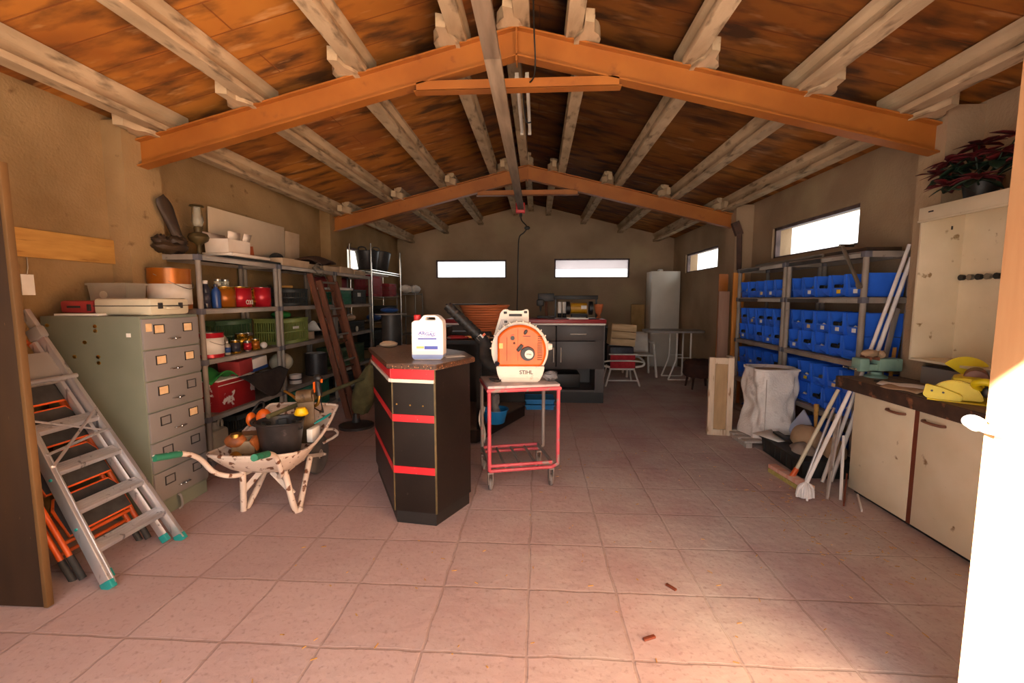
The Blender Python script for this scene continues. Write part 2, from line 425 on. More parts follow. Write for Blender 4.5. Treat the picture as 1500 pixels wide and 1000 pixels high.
mat('dark_window_frame', '#6e5a58', '#4d3d3c', scale=8, rough=.7)
window(1, 'y', -2.44, -.75, 1.985, 2.41, YB, 'long narrow slot window with no film in back wall')
window(2, 'y', .38, 2.13, 1.985, 2.43, YB, 'slot window with greyish film in back wall above red-topped counter', True)
window(3, 'x', 7.75, 9.35, 2.0, 2.42, XL, 'small bright window partly hidden by the wire rack with black tubs')
window(4, 'x', 4.62, 6.24, 2.03, 2.43, XR, 'wide bright window above the blue storage bins')
window(5, 'x', 8.05, 9.75, 2.04, 2.43, XR, 'bright slot window behind the dark slanting brace')

# roof frames
def frame(y, label):
    t = T('roof_frame', label, 'roof beam', (0, y, 0)); t['kind'] = 'structure'
    W_, H_, fl = .10, .205, .012
    for s in (-1, 1):
        xe = -3.2 if s < 0 else 2.88
        mb = MB()
        ang = math.atan(.247)
        vert = H_ / math.cos(ang)
        def slab(dz0, dz1, w):
            a = [(XC, roofz(XC) - dz0), (xe, roofz(xe) - dz0), (xe, roofz(xe) - dz1), (XC, roofz(XC) - dz1)]
            mb.prism(a, -w / 2, w / 2, Matrix(((1, 0, 0, 0), (0, 0, 1, 0), (0, 1, 0, 0), (0, 0, 0, 1))))
        slab(0, fl * 1.1, W_); slab(fl, vert - fl, .008); slab(vert - fl, vert, W_)
        mb.o('rafter', 'orange_steel', t)
    MB().b2(XC - .006, XC + .006, -.05, .05, roofz(XC) - .25, roofz(XC)).o('apex_plate', 'orange_steel', t)
    tie = MB(); z = roofz(XC) - .41
    tie.b2(XC - .76, XC + .76, -.05, -.044, z - .035, z + .035); tie.b2(XC - .78, XC + .78, -.05, .03, z - .038, z - .03)
    tie.o('tie_bar', 'orange_steel', t)
frame(3.53, 'nearer orange steel roof frame with a short tie bar'); frame(6.96, 'farther orange steel roof frame, beyond the hanging lamp')
b = MB(); b.bar((2.86, 6.62, 2.42), (2.95, 6.78, 1.93), .06, .1); b.bar((2.79, 6.62, 2.58), (2.86, 6.62, 2.40), .06, .1); b.bar((2.95, 6.78, 1.93), (2.98, 6.82, 1.55), .05, .08)
mat('dark_brown_steel', '#3b241a', '#4d2e1f', scale=10, rough=.7)

# concrete joists
def joist(x, y0, y1, label, seed):
    prof = [(-.055, 0), (.055, 0), (.06, .012), (.06, .04), (.03, .068), (.024, .1), (.024, .118), (.05, .14), (.055, .15), (.055, .184), (-.055, .184), (-.055, .15), (-.05, .14), (-.024, .118), (-.024, .1), (-.03, .068), (-.06, .04), (-.06, .012)]
    Mx = Matrix(((1, 0, 0, 0), (0, 0, 1, 0), (0, 1, 0, 0), (0, 0, 0, 1)))
    m = MB(); m.prism(prof, .2 if y0 > 1 else 0, y1 - y0, Mx)
    # mortar lump on the bearing end
    rnd = random.Random(seed)
    if y0 > 1:
        for k in range(1):
            m.prism([(-.035, -.02), (.03, 0), (.036, .1), (.07, .14), (.095, .2), (.09, .34), (-.09, .34), (-.095, .19), (-.06, .13), (-.036, .1)], .0, .09)
            m.jitter(.003, seed)
    o = m.o('concrete_joist', 'concrete_joist'); o.location = (x, y0, roofz(x) + .002); o['kind'] = 'structure'
    ang = math.atan(.247) * (1 if x < XC - .1 else -1 if x > XC + .1 else 0)
    o.rotation_euler = (0, -ang * .0, 0)
    return tag(o, label, 'joist', 'concrete ceiling joists', 'structure')
J = [[-2.99, -2.2, -1.37, -.6, -.13, .25, 1.1, 1.93, 2.64], [-3.12, -2.31, -1.47, -.69, -.22, .35, 1.2, 2.03, 2.77], [-3.0, -2.17, -1.35, -.53, -.17, .23, 1.04, 1.88, 2.7]]
ordn = ['against the left wall', 'second from the left wall', 'third from the left wall', 'just left of the ridge', 'under the ridge', 'just right of the ridge', 'third from the right wall', 'second from the right wall', 'against the right wall']
bay = ['before the nearer orange frame', 'between the two orange frames', 'beyond the farther orange frame']
for bi, (y0, y1) in enumerate(((YF + .1, 3.72), (3.27, 7.12), (6.72, YB + .1))):
    for k, x in enumerate(J[bi]):
        joist(x, y0, y1, 'concrete joist %s, %s' % (ordn[k], bay[bi]), bi * 20 + k)
tag(b.o('brace', 'dark_brown_steel'), 'dark brown slanting brace in front of the far right-hand window', 'brace')
# ================================================================== LEFT SIDE
mat('door_brown', '#33200f', '#28180a', scale=3, rough=.55, stretch=(3, 3, .5), c3='#6f5434', s3=30, lo3=.72, hi3=.76)  # leaf brown lowered to put the shade on it into the colour
mat('door_edge', '#6b4a24', '#553a1a', scale=6, rough=.7, stretch=(1, 1, .3))
mat('green_steel', '#7c8070', '#737868', scale=3, rough=.42, bump=.04, bscale=40)
mat('grey_steel', '#8b8480', '#827b77', scale=3, rough=.45)
mat('dark_steel', '#3a3634', '#2c2826', scale=8, rough=.5)
mat('chrome', '#d8d4cc', rough=.18, metal=1)
mat('brass', '#c9a050', rough=.3, metal=1)
mat('card_label', '#e8c79a', '#dcb585', scale=20, rough=.9)
mat('paper', '#f1ece4', '#e4ddd2', scale=9, rough=.9)
mat('aluminium', '#d6d3d4', '#c2bfc1', scale=5, rough=.36, metal=.75, stretch=(1, 1, .2), c3='#8a868a', s3=30)
mat('teal_plastic', '#1f8a86', rough=.5)
mat('orange_paint', '#dc5f22', '#c9521a', scale=6, rough=.45, c3='#8a3512', s3=20, lo3=.66, hi3=.75)
mat('black_rubber', '#3a3735', '#2b2826', scale=14, rough=.75, bump=.2, bscale=60)
mat('red_case', '#a83a3a', '#96302f', scale=6, rough=.5)
mat('cream_plastic', '#cfc6ae', '#c2b89e', scale=5, rough=.45)
mat('pine_board', '#c9994f', '#b58440', scale=4, rough=.75, stretch=(6, 1, 6), c3='#8a5f28', s3=5, lo3=.62, hi3=.75)
mat('cloudy_plastic', '#b5a894', '#a89b86', scale=6, rough=.4, alpha=.85)
mat('shelf_grey', '#968b80', '#857a70', scale=5, rough=.6, c3='#6a6058', s3=18, lo3=.65, hi3=.8)
mat('shelf_joint', '#6c6a72', '#605e66', scale=8, rough=.6)
mat('pale_paint', '#dccabb', '#cdb9a8', scale=7, rough=.55, c3='#6e4630', s3=18, lo3=.58, hi3=.63, bump=.1)
mat('green_grip', '#1f7a5a', '#2c6a50', scale=20, rough=.6, c3='#cfc0ae', s3=30, lo3=.62, hi3=.66)
mat('black_bucket', '#3b3636', '#2c2828', scale=9, rough=.42, c3='#6a6060', s3=22, lo3=.64, hi3=.8)
mat('engine_metal', '#80694c', '#5c4630', scale=9, rough=.5, metal=.3, c3='#2a1d12', s3=14)
mat('rusty_orange', '#a85a26', '#6e3c1c', scale=12, rough=.6)
mat('wheel_grey', '#6e645e', '#57504b', scale=10, rough=.8)
mat('orange_plastic', '#ec6a1a', '#de5c12', scale=8, rough=.4)
mat('black_plastic', '#262322', '#1d1a19', scale=12, rough=.45)
mat('yellow_plastic', '#f3c316', '#e6b40a', scale=8, rough=.4)
mat('old_wood_red', '#6e3f2a', '#54301f', scale=5, rough=.8, stretch=(4, 4, .6), c3='#8c4f2c', s3=10)
mat('white_board', '#d9c6ab', '#d0bc9f', scale=3, rough=.8)
mat('white_card', '#efe0d0', '#e4d2bf', scale=6, rough=.85)
mat('dark_wood', '#2f2119', '#45321f', scale=6, rough=.6)
mat('lamp_brass', '#6a5836', '#4c3f28', scale=10, rough=.5, metal=.5)
mat('can_red', '#c22430', '#b01c28', scale=6, rough=.3, metal=.2)
mat('can_gold', '#d6a03a', '#c48c2a', scale=6, rough=.25, metal=.8)
mat('can_tin', '#b8b2aa', rough=.3, metal=.9)
mat('can_orange', '#b0661f', '#9a5516', scale=6, rough=.3, metal=.3)
mat('label_white', '#e9e2d8', '#ddd5c8', scale=12, rough=.6)
mat('label_dark', '#2e2a30', '#3b3a48', scale=20, rough=.5)
mat('bottle_dark', '#33303a', '#28252e', scale=6, rough=.3)
mat('bottle_blue', '#2c4c8a', '#254278', scale=6, rough=.35)
mat('green_crate', '#3f5a3a', '#364e32', scale=6, rough=.55)
mat('olive_crate', '#7a8240', '#6c7436', scale=6, rough=.55)
mat('dark_crate', '#2b2c2a', '#232422', scale=6, rough=.6)
mat('teal_crate', '#1f6a50', '#1a5c46', scale=6, rough=.5)
mat('red_crate', '#9a1f24', '#86191e', scale=6, rough=.5)
mat('red_scuffed', '#b02428', '#9a1c20', scale=4, rough=.5, c3='#e8dcd4', s3=6, lo3=.6, hi3=.62)
mat('white_plastic', '#e6ddd6', '#dad0c8', scale=6, rough=.45)
mat('green_cloth', '#2f8a3a', '#267a30', scale=10, rough=.9)
mat('dark_cloth', '#2b2422', '#38302c', scale=10, rough=.95)
mat('brown_felt', '#3c2a20', '#4a3526', scale=10, rough=.95)
mat('beige_block', '#cdb294', '#bda182', scale=5, rough=.85)
mat('terracotta_item', '#c2602a', rough=.7)
mat('glass_clear', '#b8b4a0', rough=.1, alpha=.45)
mat('wire', '#8c8478', rough=.4, metal=.6)
mat('straw_green', '#6a6440', '#544e30', scale=10, rough=.9)

# ---- left door leaf standing open
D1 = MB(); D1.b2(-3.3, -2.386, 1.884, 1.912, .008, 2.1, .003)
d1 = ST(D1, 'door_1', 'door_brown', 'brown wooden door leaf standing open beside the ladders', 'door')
e = MB(); e.b2(-2.386, -2.365, 1.882, 1.914, .006, 2.102, .003); e.o('edge_strip', 'door_edge', d1, label='pale bare wood edge strip')

# ---- board and tag on the left wall
S(MB().b2(XL, XL + .03, 2.55, 3.36, 1.77, 1.955, .003), 'wall_board', 'yellowed pine board fixed to the left wall above the filing cabinet', 'board', 'pine_board')
m = MB(); m.box(XL + .006, 2.755, 1.59, .004, .075, .135); t = S(m, 'paper_tag', 'small paper tag hanging on the left wall below the board', 'tag', 'paper')
m = MB(); m.tube([(XL + .006, 2.755, 1.655), (XL + .012, 2.76, 1.70), (XL + .006, 2.765, 1.77)], .003, 6); m.o('string', 'wire', t, w=1)

# ---- filing cabinet
fc = T('filing_cabinet', 'grey-green steel filing cabinet with six label-holder drawers', 'cabinet', (-2.9, 2.96, 0))
CX0, CX1, CY0, CY1 = -3.25, -2.565, 2.715, 3.205
m = MB(); m.b2(CX0, CX1, CY0, CY1, .1, 1.385, .006); m.b2(CX0 + .02, CX1 - .01, CY0 + .005, CY1 - .005, 0, .1); m.o('body', 'green_steel', fc, w=1)
dz = (1.37 - .115) / 6
for k in range(6):
    z0 = .115 + k * dz
    m = MB(); m.b2(CX1 - .01, CX1 + .012, CY0 + .008, CY1 - .008, z0 + .004, z0 + dz - .005, .004)
    d = m.o('drawer', 'grey_steel', fc, w=1)
    row = 5 - k
    full = {0: (1, 1), 1: (1, 1), 2: (1, 0), 3: (0, 1), 4: (0, 0), 5: (0, 0)}[row]
    for q, yy in enumerate((CY0 + .13, CY0 + .375)):
        zc = z0 + dz * .64
        m = MB()
        for a0, a1, b0, b1 in ((-.042, .042, .026, .031), (-.042, .042, -.031, -.026), (-.042, -.037, -.031, .031), (.037, .042, -.031, .031)):
            m.b2(CX1 + .011, CX1 + .017, yy + a0, yy + a1, zc + b0, zc + b1)
        h = m.o('label_holder', 'dark_steel', d, w=1)
        if full[q]:
            m = MB(); m.b2(CX1 + .011, CX1 + .0145, yy - .037, yy + .037, zc - .026, zc + .026); m.o('label_card', 'card_label', d, w=1)
    if row == 0:
        m = MB(); m.b2(CX1 + .011, CX1 + .0135, CY0 + .03, CY0 + .075, zc - .012, zc + .04); m.o('label_card', 'card_label', d, w=1)
    m = MB(); yc = CY0 + .245; zh = z0 + dz * .3
    m.tube([(CX1 + .01, yc - .045, zh), (CX1 + .03, yc - .04, zh), (CX1 + .032, yc, zh), (CX1 + .03, yc + .04, zh), (CX1 + .01, yc + .045, zh)], .0045, 8, smooth=3)
    m.sph((CX1 + .034, yc - .005, zh), .011, u=10, v=8); m.o('handle', 'chrome', d, w=1)
for (x, z) in ((-2.87, 1.32), (-2.87, 1.29), (-2.95, 1.215), (-2.865, 1.12), (-2.865, 1.08), (-3.03, 1.12), (-3.2, 1.325)):
    m = MB(); m.sph((x, CY0 - .002, z), .014, .006, .012, 10, 8); m.o('lock_plug', 'brass', fc, w=1)
m = MB(); m.b2(-2.66, -2.63, CY0 - .002, CY0 + .001, 1.25, 1.275); m.o('sticker', 'paper', fc, w=1)
m = MB(); m.tube([(CX1 + .01, CY0 + .19, .11), (CX1 + .03, CY0 + .19, .1), (CX1 + .035, CY0 + .19, .03), (CX1 + .02, CY0 + .175, .012)], .008, 8, smooth=3); m.o('foot_hook', 'grey_steel', fc, w=1)
ZT = 1.3865
# things on the cabinet
S(MB().b2(-3.17, -2.86, 2.735, 3.0, ZT, ZT + .014, .001), 'paper_pad', 'flat white pad of paper under the red case on the filing cabinet', 'paper', 'paper')
rc = T('tool_case', 'small red plastic case on top of the filing cabinet', 'case', (-3.08, 2.93, ZT + .0145))
m = MB(); m.b2(-3.2, -2.96, 2.8, 3.06, ZT + .015, ZT + .1, .018); m.o('case_body', 'red_case', rc, w=1)
MB().b2(-3.14, -3.05, 2.79, 2.8, ZT + .05, ZT + .065, .003).o('handle', 'dark_steel', rc, w=1); MB().b2(-3.0, -2.975, 2.792, 2.802, ZT + .03, ZT + .075, .003).o('latch', 'dark_steel', rc, w=1)
cc = T('tool_case', 'long cream plastic machine case on top of the filing cabinet', 'case', (-2.75, 2.95, ZT))
m = MB(); m.box(-2.745, 2.95, ZT + .058, .40, .33, .115, rz=.0, bev=.022); m.o('case_body', 'cream_plastic', cc, w=1)
m = MB(); m.box(-2.745, 2.95, ZT + .064, .403, .333, .006); m.o('lid_seam', 'dark_steel', cc, w=1)
for yy in (2.86, 3.03):
    m = MB(); m.b2(-2.546, -2.538, yy - .018, yy + .018, ZT + .045, ZT + .085, .003); m.o('latch', 'dark_steel', cc, w=1)
m = MB(); m.tube([(-2.545, 2.9, ZT + .05), (-2.52, 2.905, ZT + .05), (-2.52, 2.99, ZT + .05), (-2.545, 2.995, ZT + .05)], .008, 8, smooth=3); m.o('handle', 'cream_plastic', cc, w=1)
tb = T('storage_tub', 'empty cloudy plastic tub on the cabinet behind the red case', 'tub', (-3.12, 3.12, ZT))
def tub(mb, cx, cy, z, sx, sy, h, t=.004, tp=.86):
    def ring(k, zz, ins=0): return [(cx + a * (sx * k / 2 - ins), cy + b * (sy * k / 2 - ins), zz) for a, b in ((-1, -1), (1, -1), (1, 1), (-1, 1))]
    rings = [ring(tp, z), ring(1, z + h), ring(1, z + h, t), ring(tp, z + t, t)]
    vs = [[mb.b.verts.new(p) for p in r] for r in rings]
    mb.b.faces.new(vs[0][::-1]); mb.b.faces.new(vs[3])
    for A, B in zip(vs, vs[1:]):
        for k in range(4): mb.b.faces.new((A[k], A[(k + 1) % 4], B[(k + 1) % 4], B[k]))
    return mb
tub(MB(), -3.13, 3.155, ZT + .001, .3, .17, .225).o('tub_body', 'cloudy_plastic', tb, w=1)
m = MB(); m.box(-3.13, 3.12, ZT + .221, .315, .185, .012, bev=.003)
m2 = MB(); tub(m2, -3.13, 3.155, ZT + .21, .316, .186, .014, .012, 1.0); m.b.free(); m2.o('rim', 'cloudy_plastic', tb, w=1)
m = MB(); m.cyl((-3.16, 3.068, ZT + .14), (-3.16, 3.075, ZT + .14), .028, n=18); m.o('sticker', 'cream_plastic', tb, w=1)

# ---- aluminium stepladder, folded and leaning to the left
al = T('step_ladder', 'folded aluminium stepladder with teal feet leaning in front of the filing cabinet', 'ladder', (-2.25, 2.28, 0))
def LP(w, s, off=0):
    """point on the leaning plane: w 0 near stile..1 far stile, s = height, off = out of the plane towards the room"""
    tap = .13 * s
    y = (2.05 + tap * .9) * (1 - w) + (2.52 - .03 * s) * w
    return Vector((-2.215 - .6 * s + off * .86, y, s + off * .51))
for w in (0, 1):
    m = MB(); m.bar(LP(w, .01), LP(w, 1.30 if w else 1.34), .026, .062, up=(.86, 0, .51), bev=.004)
    m.bar(LP(w, .01, .028) + Vector((0, .012 if w == 0 else -.012, 0)), LP(w, 1.3, .028) + Vector((0, .012 if w == 0 else -.012, 0)), .006, .012, up=(.86, 0, .51))
    m.o('stile', 'aluminium', al, w=1)
    m = MB(); m.bar(LP(w, -.004), LP(w, .035), .03, .066, up=(.86, 0, .51), bev=.004); m.o('foot', 'teal_plastic', al, w=1)
    sg = .05 if w == 0 else -.05
    m = MB(); m.bar(LP(w, .06, -.055) + Vector((.02, sg, 0)), LP(w, 1.25, -.03) + Vector((0, sg * .6, 0)), .024, .04, up=(.86, 0, .51), bev=.003); m.o('rear_stile', 'aluminium', al, w=1)
    m = MB(); m.bar(LP(w, .045, -.055) + Vector((.02, sg, 0)), LP(w, .085, -.055) + Vector((.02, sg, 0)), .028, .044, up=(.86, 0, .51), bev=.003); m.o('foot', 'teal_plastic', al, w=1)
    for s in (.3, .55, .8):
        q = LP(w, s, .0) + Vector((0, -.014 if w == 0 else .014, 0))
        m = MB(); m.cyl(q - Vector((0, .004, 0)), q + Vector((0, .004, 0)), .008, n=10); m.o('rivet', 'teal_plastic', al, w=1)
for s in (.19, .385, .585, .79):
    a, b2_ = LP(0, s + .0, .0), LP(1, s + .0, .0)
    m = MB(); m.bar(a + Vector((0, .012, 0)), b2_ - Vector((0, .012, 0)), .075, .03, up=(.35, 0, .94), bev=.004)
    for k in (-.024, -.008, .008, .024): m.bar(a + Vector((k * .94, .015, .016 - k * .35)), b2_ + Vector((k * .94, -.015, .016 - k * .35)), .004, .004, up=(.35, 0, .94))
    m.o('step', 'aluminium', al, w=1)
m = MB(); m.tube([LP(0, .66, .03), LP(1, .70, .03)], .008, 8); m.tube([LP(0, .60, .035), LP(1, .82, .035)], .008, 8); m.tube([LP(0, .84, .03), LP(1, .68, .03)], .006, 8); m.o('brace', 'aluminium', al, w=1)
m = MB(); m.cyl(LP(0, 1.02, .03) - Vector((0, .03, 0)), LP(1, 1.02, .03) + Vector((0, .02, 0)), .014, n=12); m.o('rail', 'aluminium', al, w=1)
m = MB(); m.bar(LP(0, 1.10, -.02), LP(1, 1.10, -.02), .03, .2, up=(-.51, 0, .86), bev=.006); m.o('platform', 'grey_steel', al, w=1, label='grey folded platform tray')
for w in (0, 1):
    m = MB(); q = LP(w, 1.29); m.box(q.x, q.y - .005, q.z, .09, .05, .075, ry=-.5, bev=.012); m.o('hinge_block', 'grey_steel', al, w=1)
    m = MB(); m.bar(LP(w, 1.3, .01), LP(w, 1.42, .012), .03, .05, up=(.86, 0, .51), bev=.004); m.o('handrail', 'aluminium', al, w=1)

# ---- orange step ladder behind it
ol = T('step_ladder', 'folded orange tube step ladder with black treads behind the aluminium ladder', 'ladder', (-2.42, 2.25, 0))
def OP(w, s, off=0):
    return Vector((-2.41 - .52 * s + off * .88, 2.1 * (1 - w) + 2.5 * w, s + off * .46))
for w in (0, 1):
    m = MB(); m.tube([OP(w, .12), OP(w, .6), OP(w, 1.18)], .014, 10); m.o('frame_tube', 'orange_paint', ol, w=1)
    m = MB(); m.tube([OP(w, .12, -.06), OP(w, .6, -.055), OP(w, 1.1, -.02)], .014, 10); m.o('rear_tube', 'orange_paint', ol, w=1)
    for of, nm in ((0, 'foot'), (-.06, 'foot')):
        m = MB(); m.tube([OP(w, .012, of), OP(w, .135, of)], .017, 10); m.o(nm, 'black_rubber', ol, w=1)
m = MB(); m.tube([OP(0, 1.18), OP(0, 1.24) + Vector((0, .03, 0)), OP(1, 1.24) - Vector((0, .03, 0)), OP(1, 1.18)], .014, 10); m.o('hoop', 'orange_paint', ol, w=1)
m = MB(); m.tube([OP(0, .16, -.06), OP(1, .16, -.06)], .011, 8); m.tube([OP(0, .2), OP(1, .2)], .011, 8); m.o('crossbar', 'orange_paint', ol, w=1)
for s in (.22, .44, .66, .88):
    def TP(w, k): return OP(.05 + .90 * w, s + k * .185, .022 + .012 * (1 - k))
    m = MB(); poly = []
    for w, k in ((0, 0), (1, 0), (1, .75), (.92, 1), (.08, 1), (0, .75)): poly.append(TP(w, k))
    n = Vector((.88, 0, .46)) * .008
    A = [m.b.verts.new(p - n) for p in poly]; B = [m.b.verts.new(p + n) for p in poly]
    m.b.faces.new(A[::-1]); m.b.faces.new(B)
    for k in range(6): m.b.faces.new((A[k], A[(k + 1) % 6], B[(k + 1) % 6], B[k]))
    tr = m.o('tread', 'black_rubber', ol, w=1, bev=.003)
    m = MB(); m.tube([p for p in poly], .0085, 8, closed=True); m.o('tread_rim', 'orange_paint', tr, w=1)
    m = MB(); q = TP(.8, .55) + n * 1.2; m.box(q.x, q.y, q.z, .004, .035, .012, ry=-.5); m.o('tread_mark', 'aluminium', tr, w=1)

# ---- grey shelving along the left wall
SX0, SX1 = -3.32, -2.88
SL = [.06, .455, .965, 1.41, 1.875]      # top surfaces
def shelf_unit(y0, y1, label, x0=SX0, x1=SX1, lv=SL, m1='shelf_grey', post=.022, thick=.045, mj='shelf_joint', grp=None):
    t = T('shelving_unit', label, 'shelf', ((x0 + x1) / 2, (y0 + y1) / 2, 0), 0, grp)
    top = lv[-1]
    for z in lv:
        m = MB(); m.b2(x0, x1, y0 + .004, y1 - .004, z - .012, z)
        m.b2(x0, x0 + .02, y0 + .004, y1 - .004, z - thick, z - .012); m.b2(x1 - .02, x1, y0 + .004, y1 - .004, z - thick, z - .012)
        m.b2(x0, x1, y0 + .004, y0 + .02, z - thick, z - .012); m.b2(x0, x1, y1 - .02, y1 - .004, z - thick, z - .012)
        m.o('shelf', m1, t, w=1, bev=.002)
    for xx in (x0 + post, x1 - post):
        for yy in (y0 + post + .004, y1 - post - .004):
            m = MB(); m.cyl((xx, yy, 0), (xx, yy, top - .013), post, n=12)
            p_ = m.o('post', m1, t, w=1)
            if mj:
                for z in lv: MB().box(xx, yy, z - .024, post * 2.35, post * 2.35, .05, bev=.004).o('joint_sleeve', mj, p_, w=1)
    return t
shelf_unit(3.65, 4.82, 'grey plastic shelving unit holding the red paint cans')
shelf_unit(4.84, 6.2, 'grey plastic shelving unit behind the old wooden ladder')
shelf_unit(6.22, 7.58, 'grey plastic shelving unit between the wooden ladder and the wire rack')

# ---- containers
def can(x, y, z, r, h, name, label, body='can_tin', band=None, bh=(.15, .85), lid='can_tin', wire_=False, group=None, bm=None):
    t = T(name, label, 'can' if r < .15 else 'bucket', (x, y, z), 0, group)
    m = MB(); m.lathe([(0, 0), (r * .97, 0), (r, .004), (r, h - .006), (r * 1.02, h - .003), (r * 1.02, h)], n=26); m.lathe([(r * 1.02, h), (r * .9, h), (r * .88, h - .008), (0, h - .008)], n=26)
    m.o('can_body', body, t)
    m = MB(); m.lathe([(r * .86, h - .008), (r * .86, h + .002), (r * .8, h + .003), (r * .78, h - .002), (0, h - .002)], n=24); m.o('lid', lid, t)
    if band:
        m = MB(); m.lathe([(r * 1.006, h * bh[0]), (r * 1.006, h * bh[1])], n=26); m.o('label_band', band, t, solid=.001)
    if wire_:
        m = MB(); m.tube([(0, -r * 1.03, h * .85), (r * .9, -r * .6, h * .6), (r * 1.15, 0, h * .5), (r * .9, r * .6, h * .6), (0, r * 1.03, h * .85)], .003, 6, smooth=4); m.o('wire_handle', 'wire', t)
    return t
def bottle(x, y, z, r, h, name, label, body, cap='white_plastic', band=None, group=None, nk=.4):
    t = T(name, label, 'bottle', (x, y, z), 0, group)
    m = MB(); m.lathe([(0, 0), (r * .95, 0), (r, .006), (r, h * .66), (r * .85, h * .74), (r * nk, h * .85), (r * nk, h * .9), (0, h * .9)], n=18); m.o('bottle_body', body, t)
    m = MB(); m.lathe([(r * nk * 1.15, h * .88), (r * nk * 1.15, h * .99), (0, h)], n=14); m.o('cap', cap, t)
    if band:
        m = MB(); m.lathe([(r * 1.01, h * .18), (r * 1.01, h * .55)], n=18); m.o('label_band', band, t, solid=.001)
    return t
Z4 = SL[3] + .001; Z3 = SL[2] + .001; Z2 = SL[1] + .001; Z5 = SL[4] + .001; Z1 = SL[0] + .001
can(-3.07, 3.56, Z4, .15, .335, 'paint_bucket', 'large orange paint bucket with white label at the near end of the shelf', 'can_orange', 'label_white', (.12, .62), 'can_tin', True)
bottle(-2.97, 3.83, Z4, .035, .25, 'spray_bottle', 'dark bottle with pale cap between the big bucket and the blue bottle', 'bottle_dark', 'white_plastic', 'label_dark', nk=.5)
bottle(-2.95, 3.93, Z4, .038, .22, 'oil_bottle', 'blue plastic bottle beside the red paint cans', 'bottle_blue', 'bottle_dark', None)
can(-2.99, 4.09, Z4, .095, .2, 'paint_can', 'orange-gold paint can next to the blue bottle', 'can_gold', 'can_orange', (.05, .9))
can(-2.99, 4.31, Z4, .105, .205, 'paint_can', 'red paint can with white lettering in the middle of the row', 'can_gold', 'can_red', (.03, .93))
m = MB(); m.text('OXI', .062, Matrix.Translation((-2.99 + .1075, 4.3, Z4 + .05)) @ rotm(PI / 2, 0, PI / 2), .001)
m.o('lettering', 'label_white', bpy.data.objects['paint_can.001'], w=1)
can(-3.04, 4.5, Z4, .075, .19, 'paint_can', 'narrow gold paint can between two red cans', 'can_gold', 'can_gold', (.1, .9))
can(-2.98, 4.65, Z4, .09, .205, 'paint_can', 'plain glossy red paint can nearest the second shelf post', 'can_red', 'can_red', (.05, .95))
for k, (yy, l) in enumerate(((4.03, 'nearer'), (4.13, 'farther'))):
    j = T('glass_jar', '%s of two small glass jars standing on the orange-gold paint can' % l, 'jar', (-3.0, yy, Z4 + .204), 0, 'jars on the paint can')
    m = MB(); m.lathe([(0, 0), (.03, 0), (.033, .008), (.033, .045), (.026, .052)], n=16); m.o('jar_glass', 'glass_clear', j)
    m = MB(); m.lathe([(.028, .05), (.028, .064), (0, .065)], n=16); m.o('lid', 'can_tin', j)
can(-2.99, 3.86, Z3, .115, .225, 'paint_can', 'red and white paint can alone on the shelf below the blue bottle', 'can_red', 'label_white', (.15, .8), 'can_tin', True)
can(-3.17, 3.77, Z3, .06, .24, 'paint_can', 'dark tin with red cap behind the red and white can', 'label_dark', None, lid='can_red')
sm = [('glue_bottle', 'white-capped clear bottle right of the red and white can', -2.95, 4.03, .03, .13, 'cloudy_plastic', 'white_plastic', 'bottle_blue'),
      ('varnish_bottle', 'dark round bottle with white cap among the small tins', -3.1, 4.18, .045, .2, 'cloudy_plastic', 'bottle_dark', None)]
for n, l, x, y, r, h, bm, cp, bd in sm: bottle(x, y, Z3, r, h, n, l, bm, cp, bd)
for n, l, x, y, r, h, b_, bd in (('tin', 'small gold tin with dark label in front of the white bottle', -2.95, 4.15, .042, .125, 'can_gold', 'label_dark'),
                               ('tin', 'small red tin between two gold tins', -2.95, 4.33, .036, .1, 'can_tin', 'can_red'),
                               ('tin', 'small copper tin beside the small red tin', -2.95, 4.46, .038, .11, 'can_gold', 'can_orange'),
                               ('tin', 'shiny wide gold tin behind the small red tin', -3.085, 4.44, .06, .17, 'can_gold', 'can_gold'),
                               ('tin', 'bare tin with gold lid behind the copper tin', -3.11, 4.58, .05, .165, 'can_tin', 'can_gold')):
    can(x, y, Z3, r, h, n, l, b_, bd)
m = MB(); m.sph((-2.94, 4.58, Z3 + .035), .035, u=14, v=10); S(m, 'ball', 'small white ball at the end of the row of tins', 'ball', 'white_plastic')
# crates
def crate(x0, x1, y0, y1, z, h, mt, label, name='plastic_crate', slat=.028, group=None, rz=0):
    t = T(name, label, 'crate', ((x0 + x1) / 2, (y0 + y1) / 2, z), rz, group)
    a, b = (x1 - x0) / 2, (y1 - y0) / 2
    m = MB(); m.b2(-a + .004, a - .004, -b + .004, b - .004, .003, .012)
    for sx in (-1, 1):
        for zz, hh in ((.0, .035), (h * .46, .014), (h - .04, .04)): m.box(sx * (a - .004), 0, zz + hh / 2, .008, 2 * b, hh)
        n = max(3, int(2 * b / slat))
        for k in range(n + 1): m.box(sx * (a - .004), -b + .006 + (2 * b - .012) * k / n, h / 2, .006, slat * .42, h)
    for sy in (-1, 1):
        for zz, hh in ((.0, .035), (h * .46, .014), (h - .04, .04)): m.box(0, sy * (b - .004), zz + hh / 2, 2 * a, .008, hh)
        n = max(3, int(2 * a / slat))
        for k in range(n + 1): m.box(-a + .006 + (2 * a - .012) * k / n, sy * (b - .004), h / 2, slat * .42, .006, h)
    m.o('crate_body', mt, t)
    m = MB(); tub(m, 0, 0, h - .004, 2 * a + .012, 2 * b + .012, .014, .012, 1.0); m.o('rim', mt, t)
    return t
c_ = crate(-3.27, -2.93, 4.93, 5.5, Z3, .29, 'olive_crate', 'olive green crate on the middle shelf behind the wooden ladder foot')
m = MB(); m.b2(-2.932, -2.928, 5.15, 5.28, Z3 + .17, Z3 + .2); m.o('sticker', 'label_white', c_, w=1)
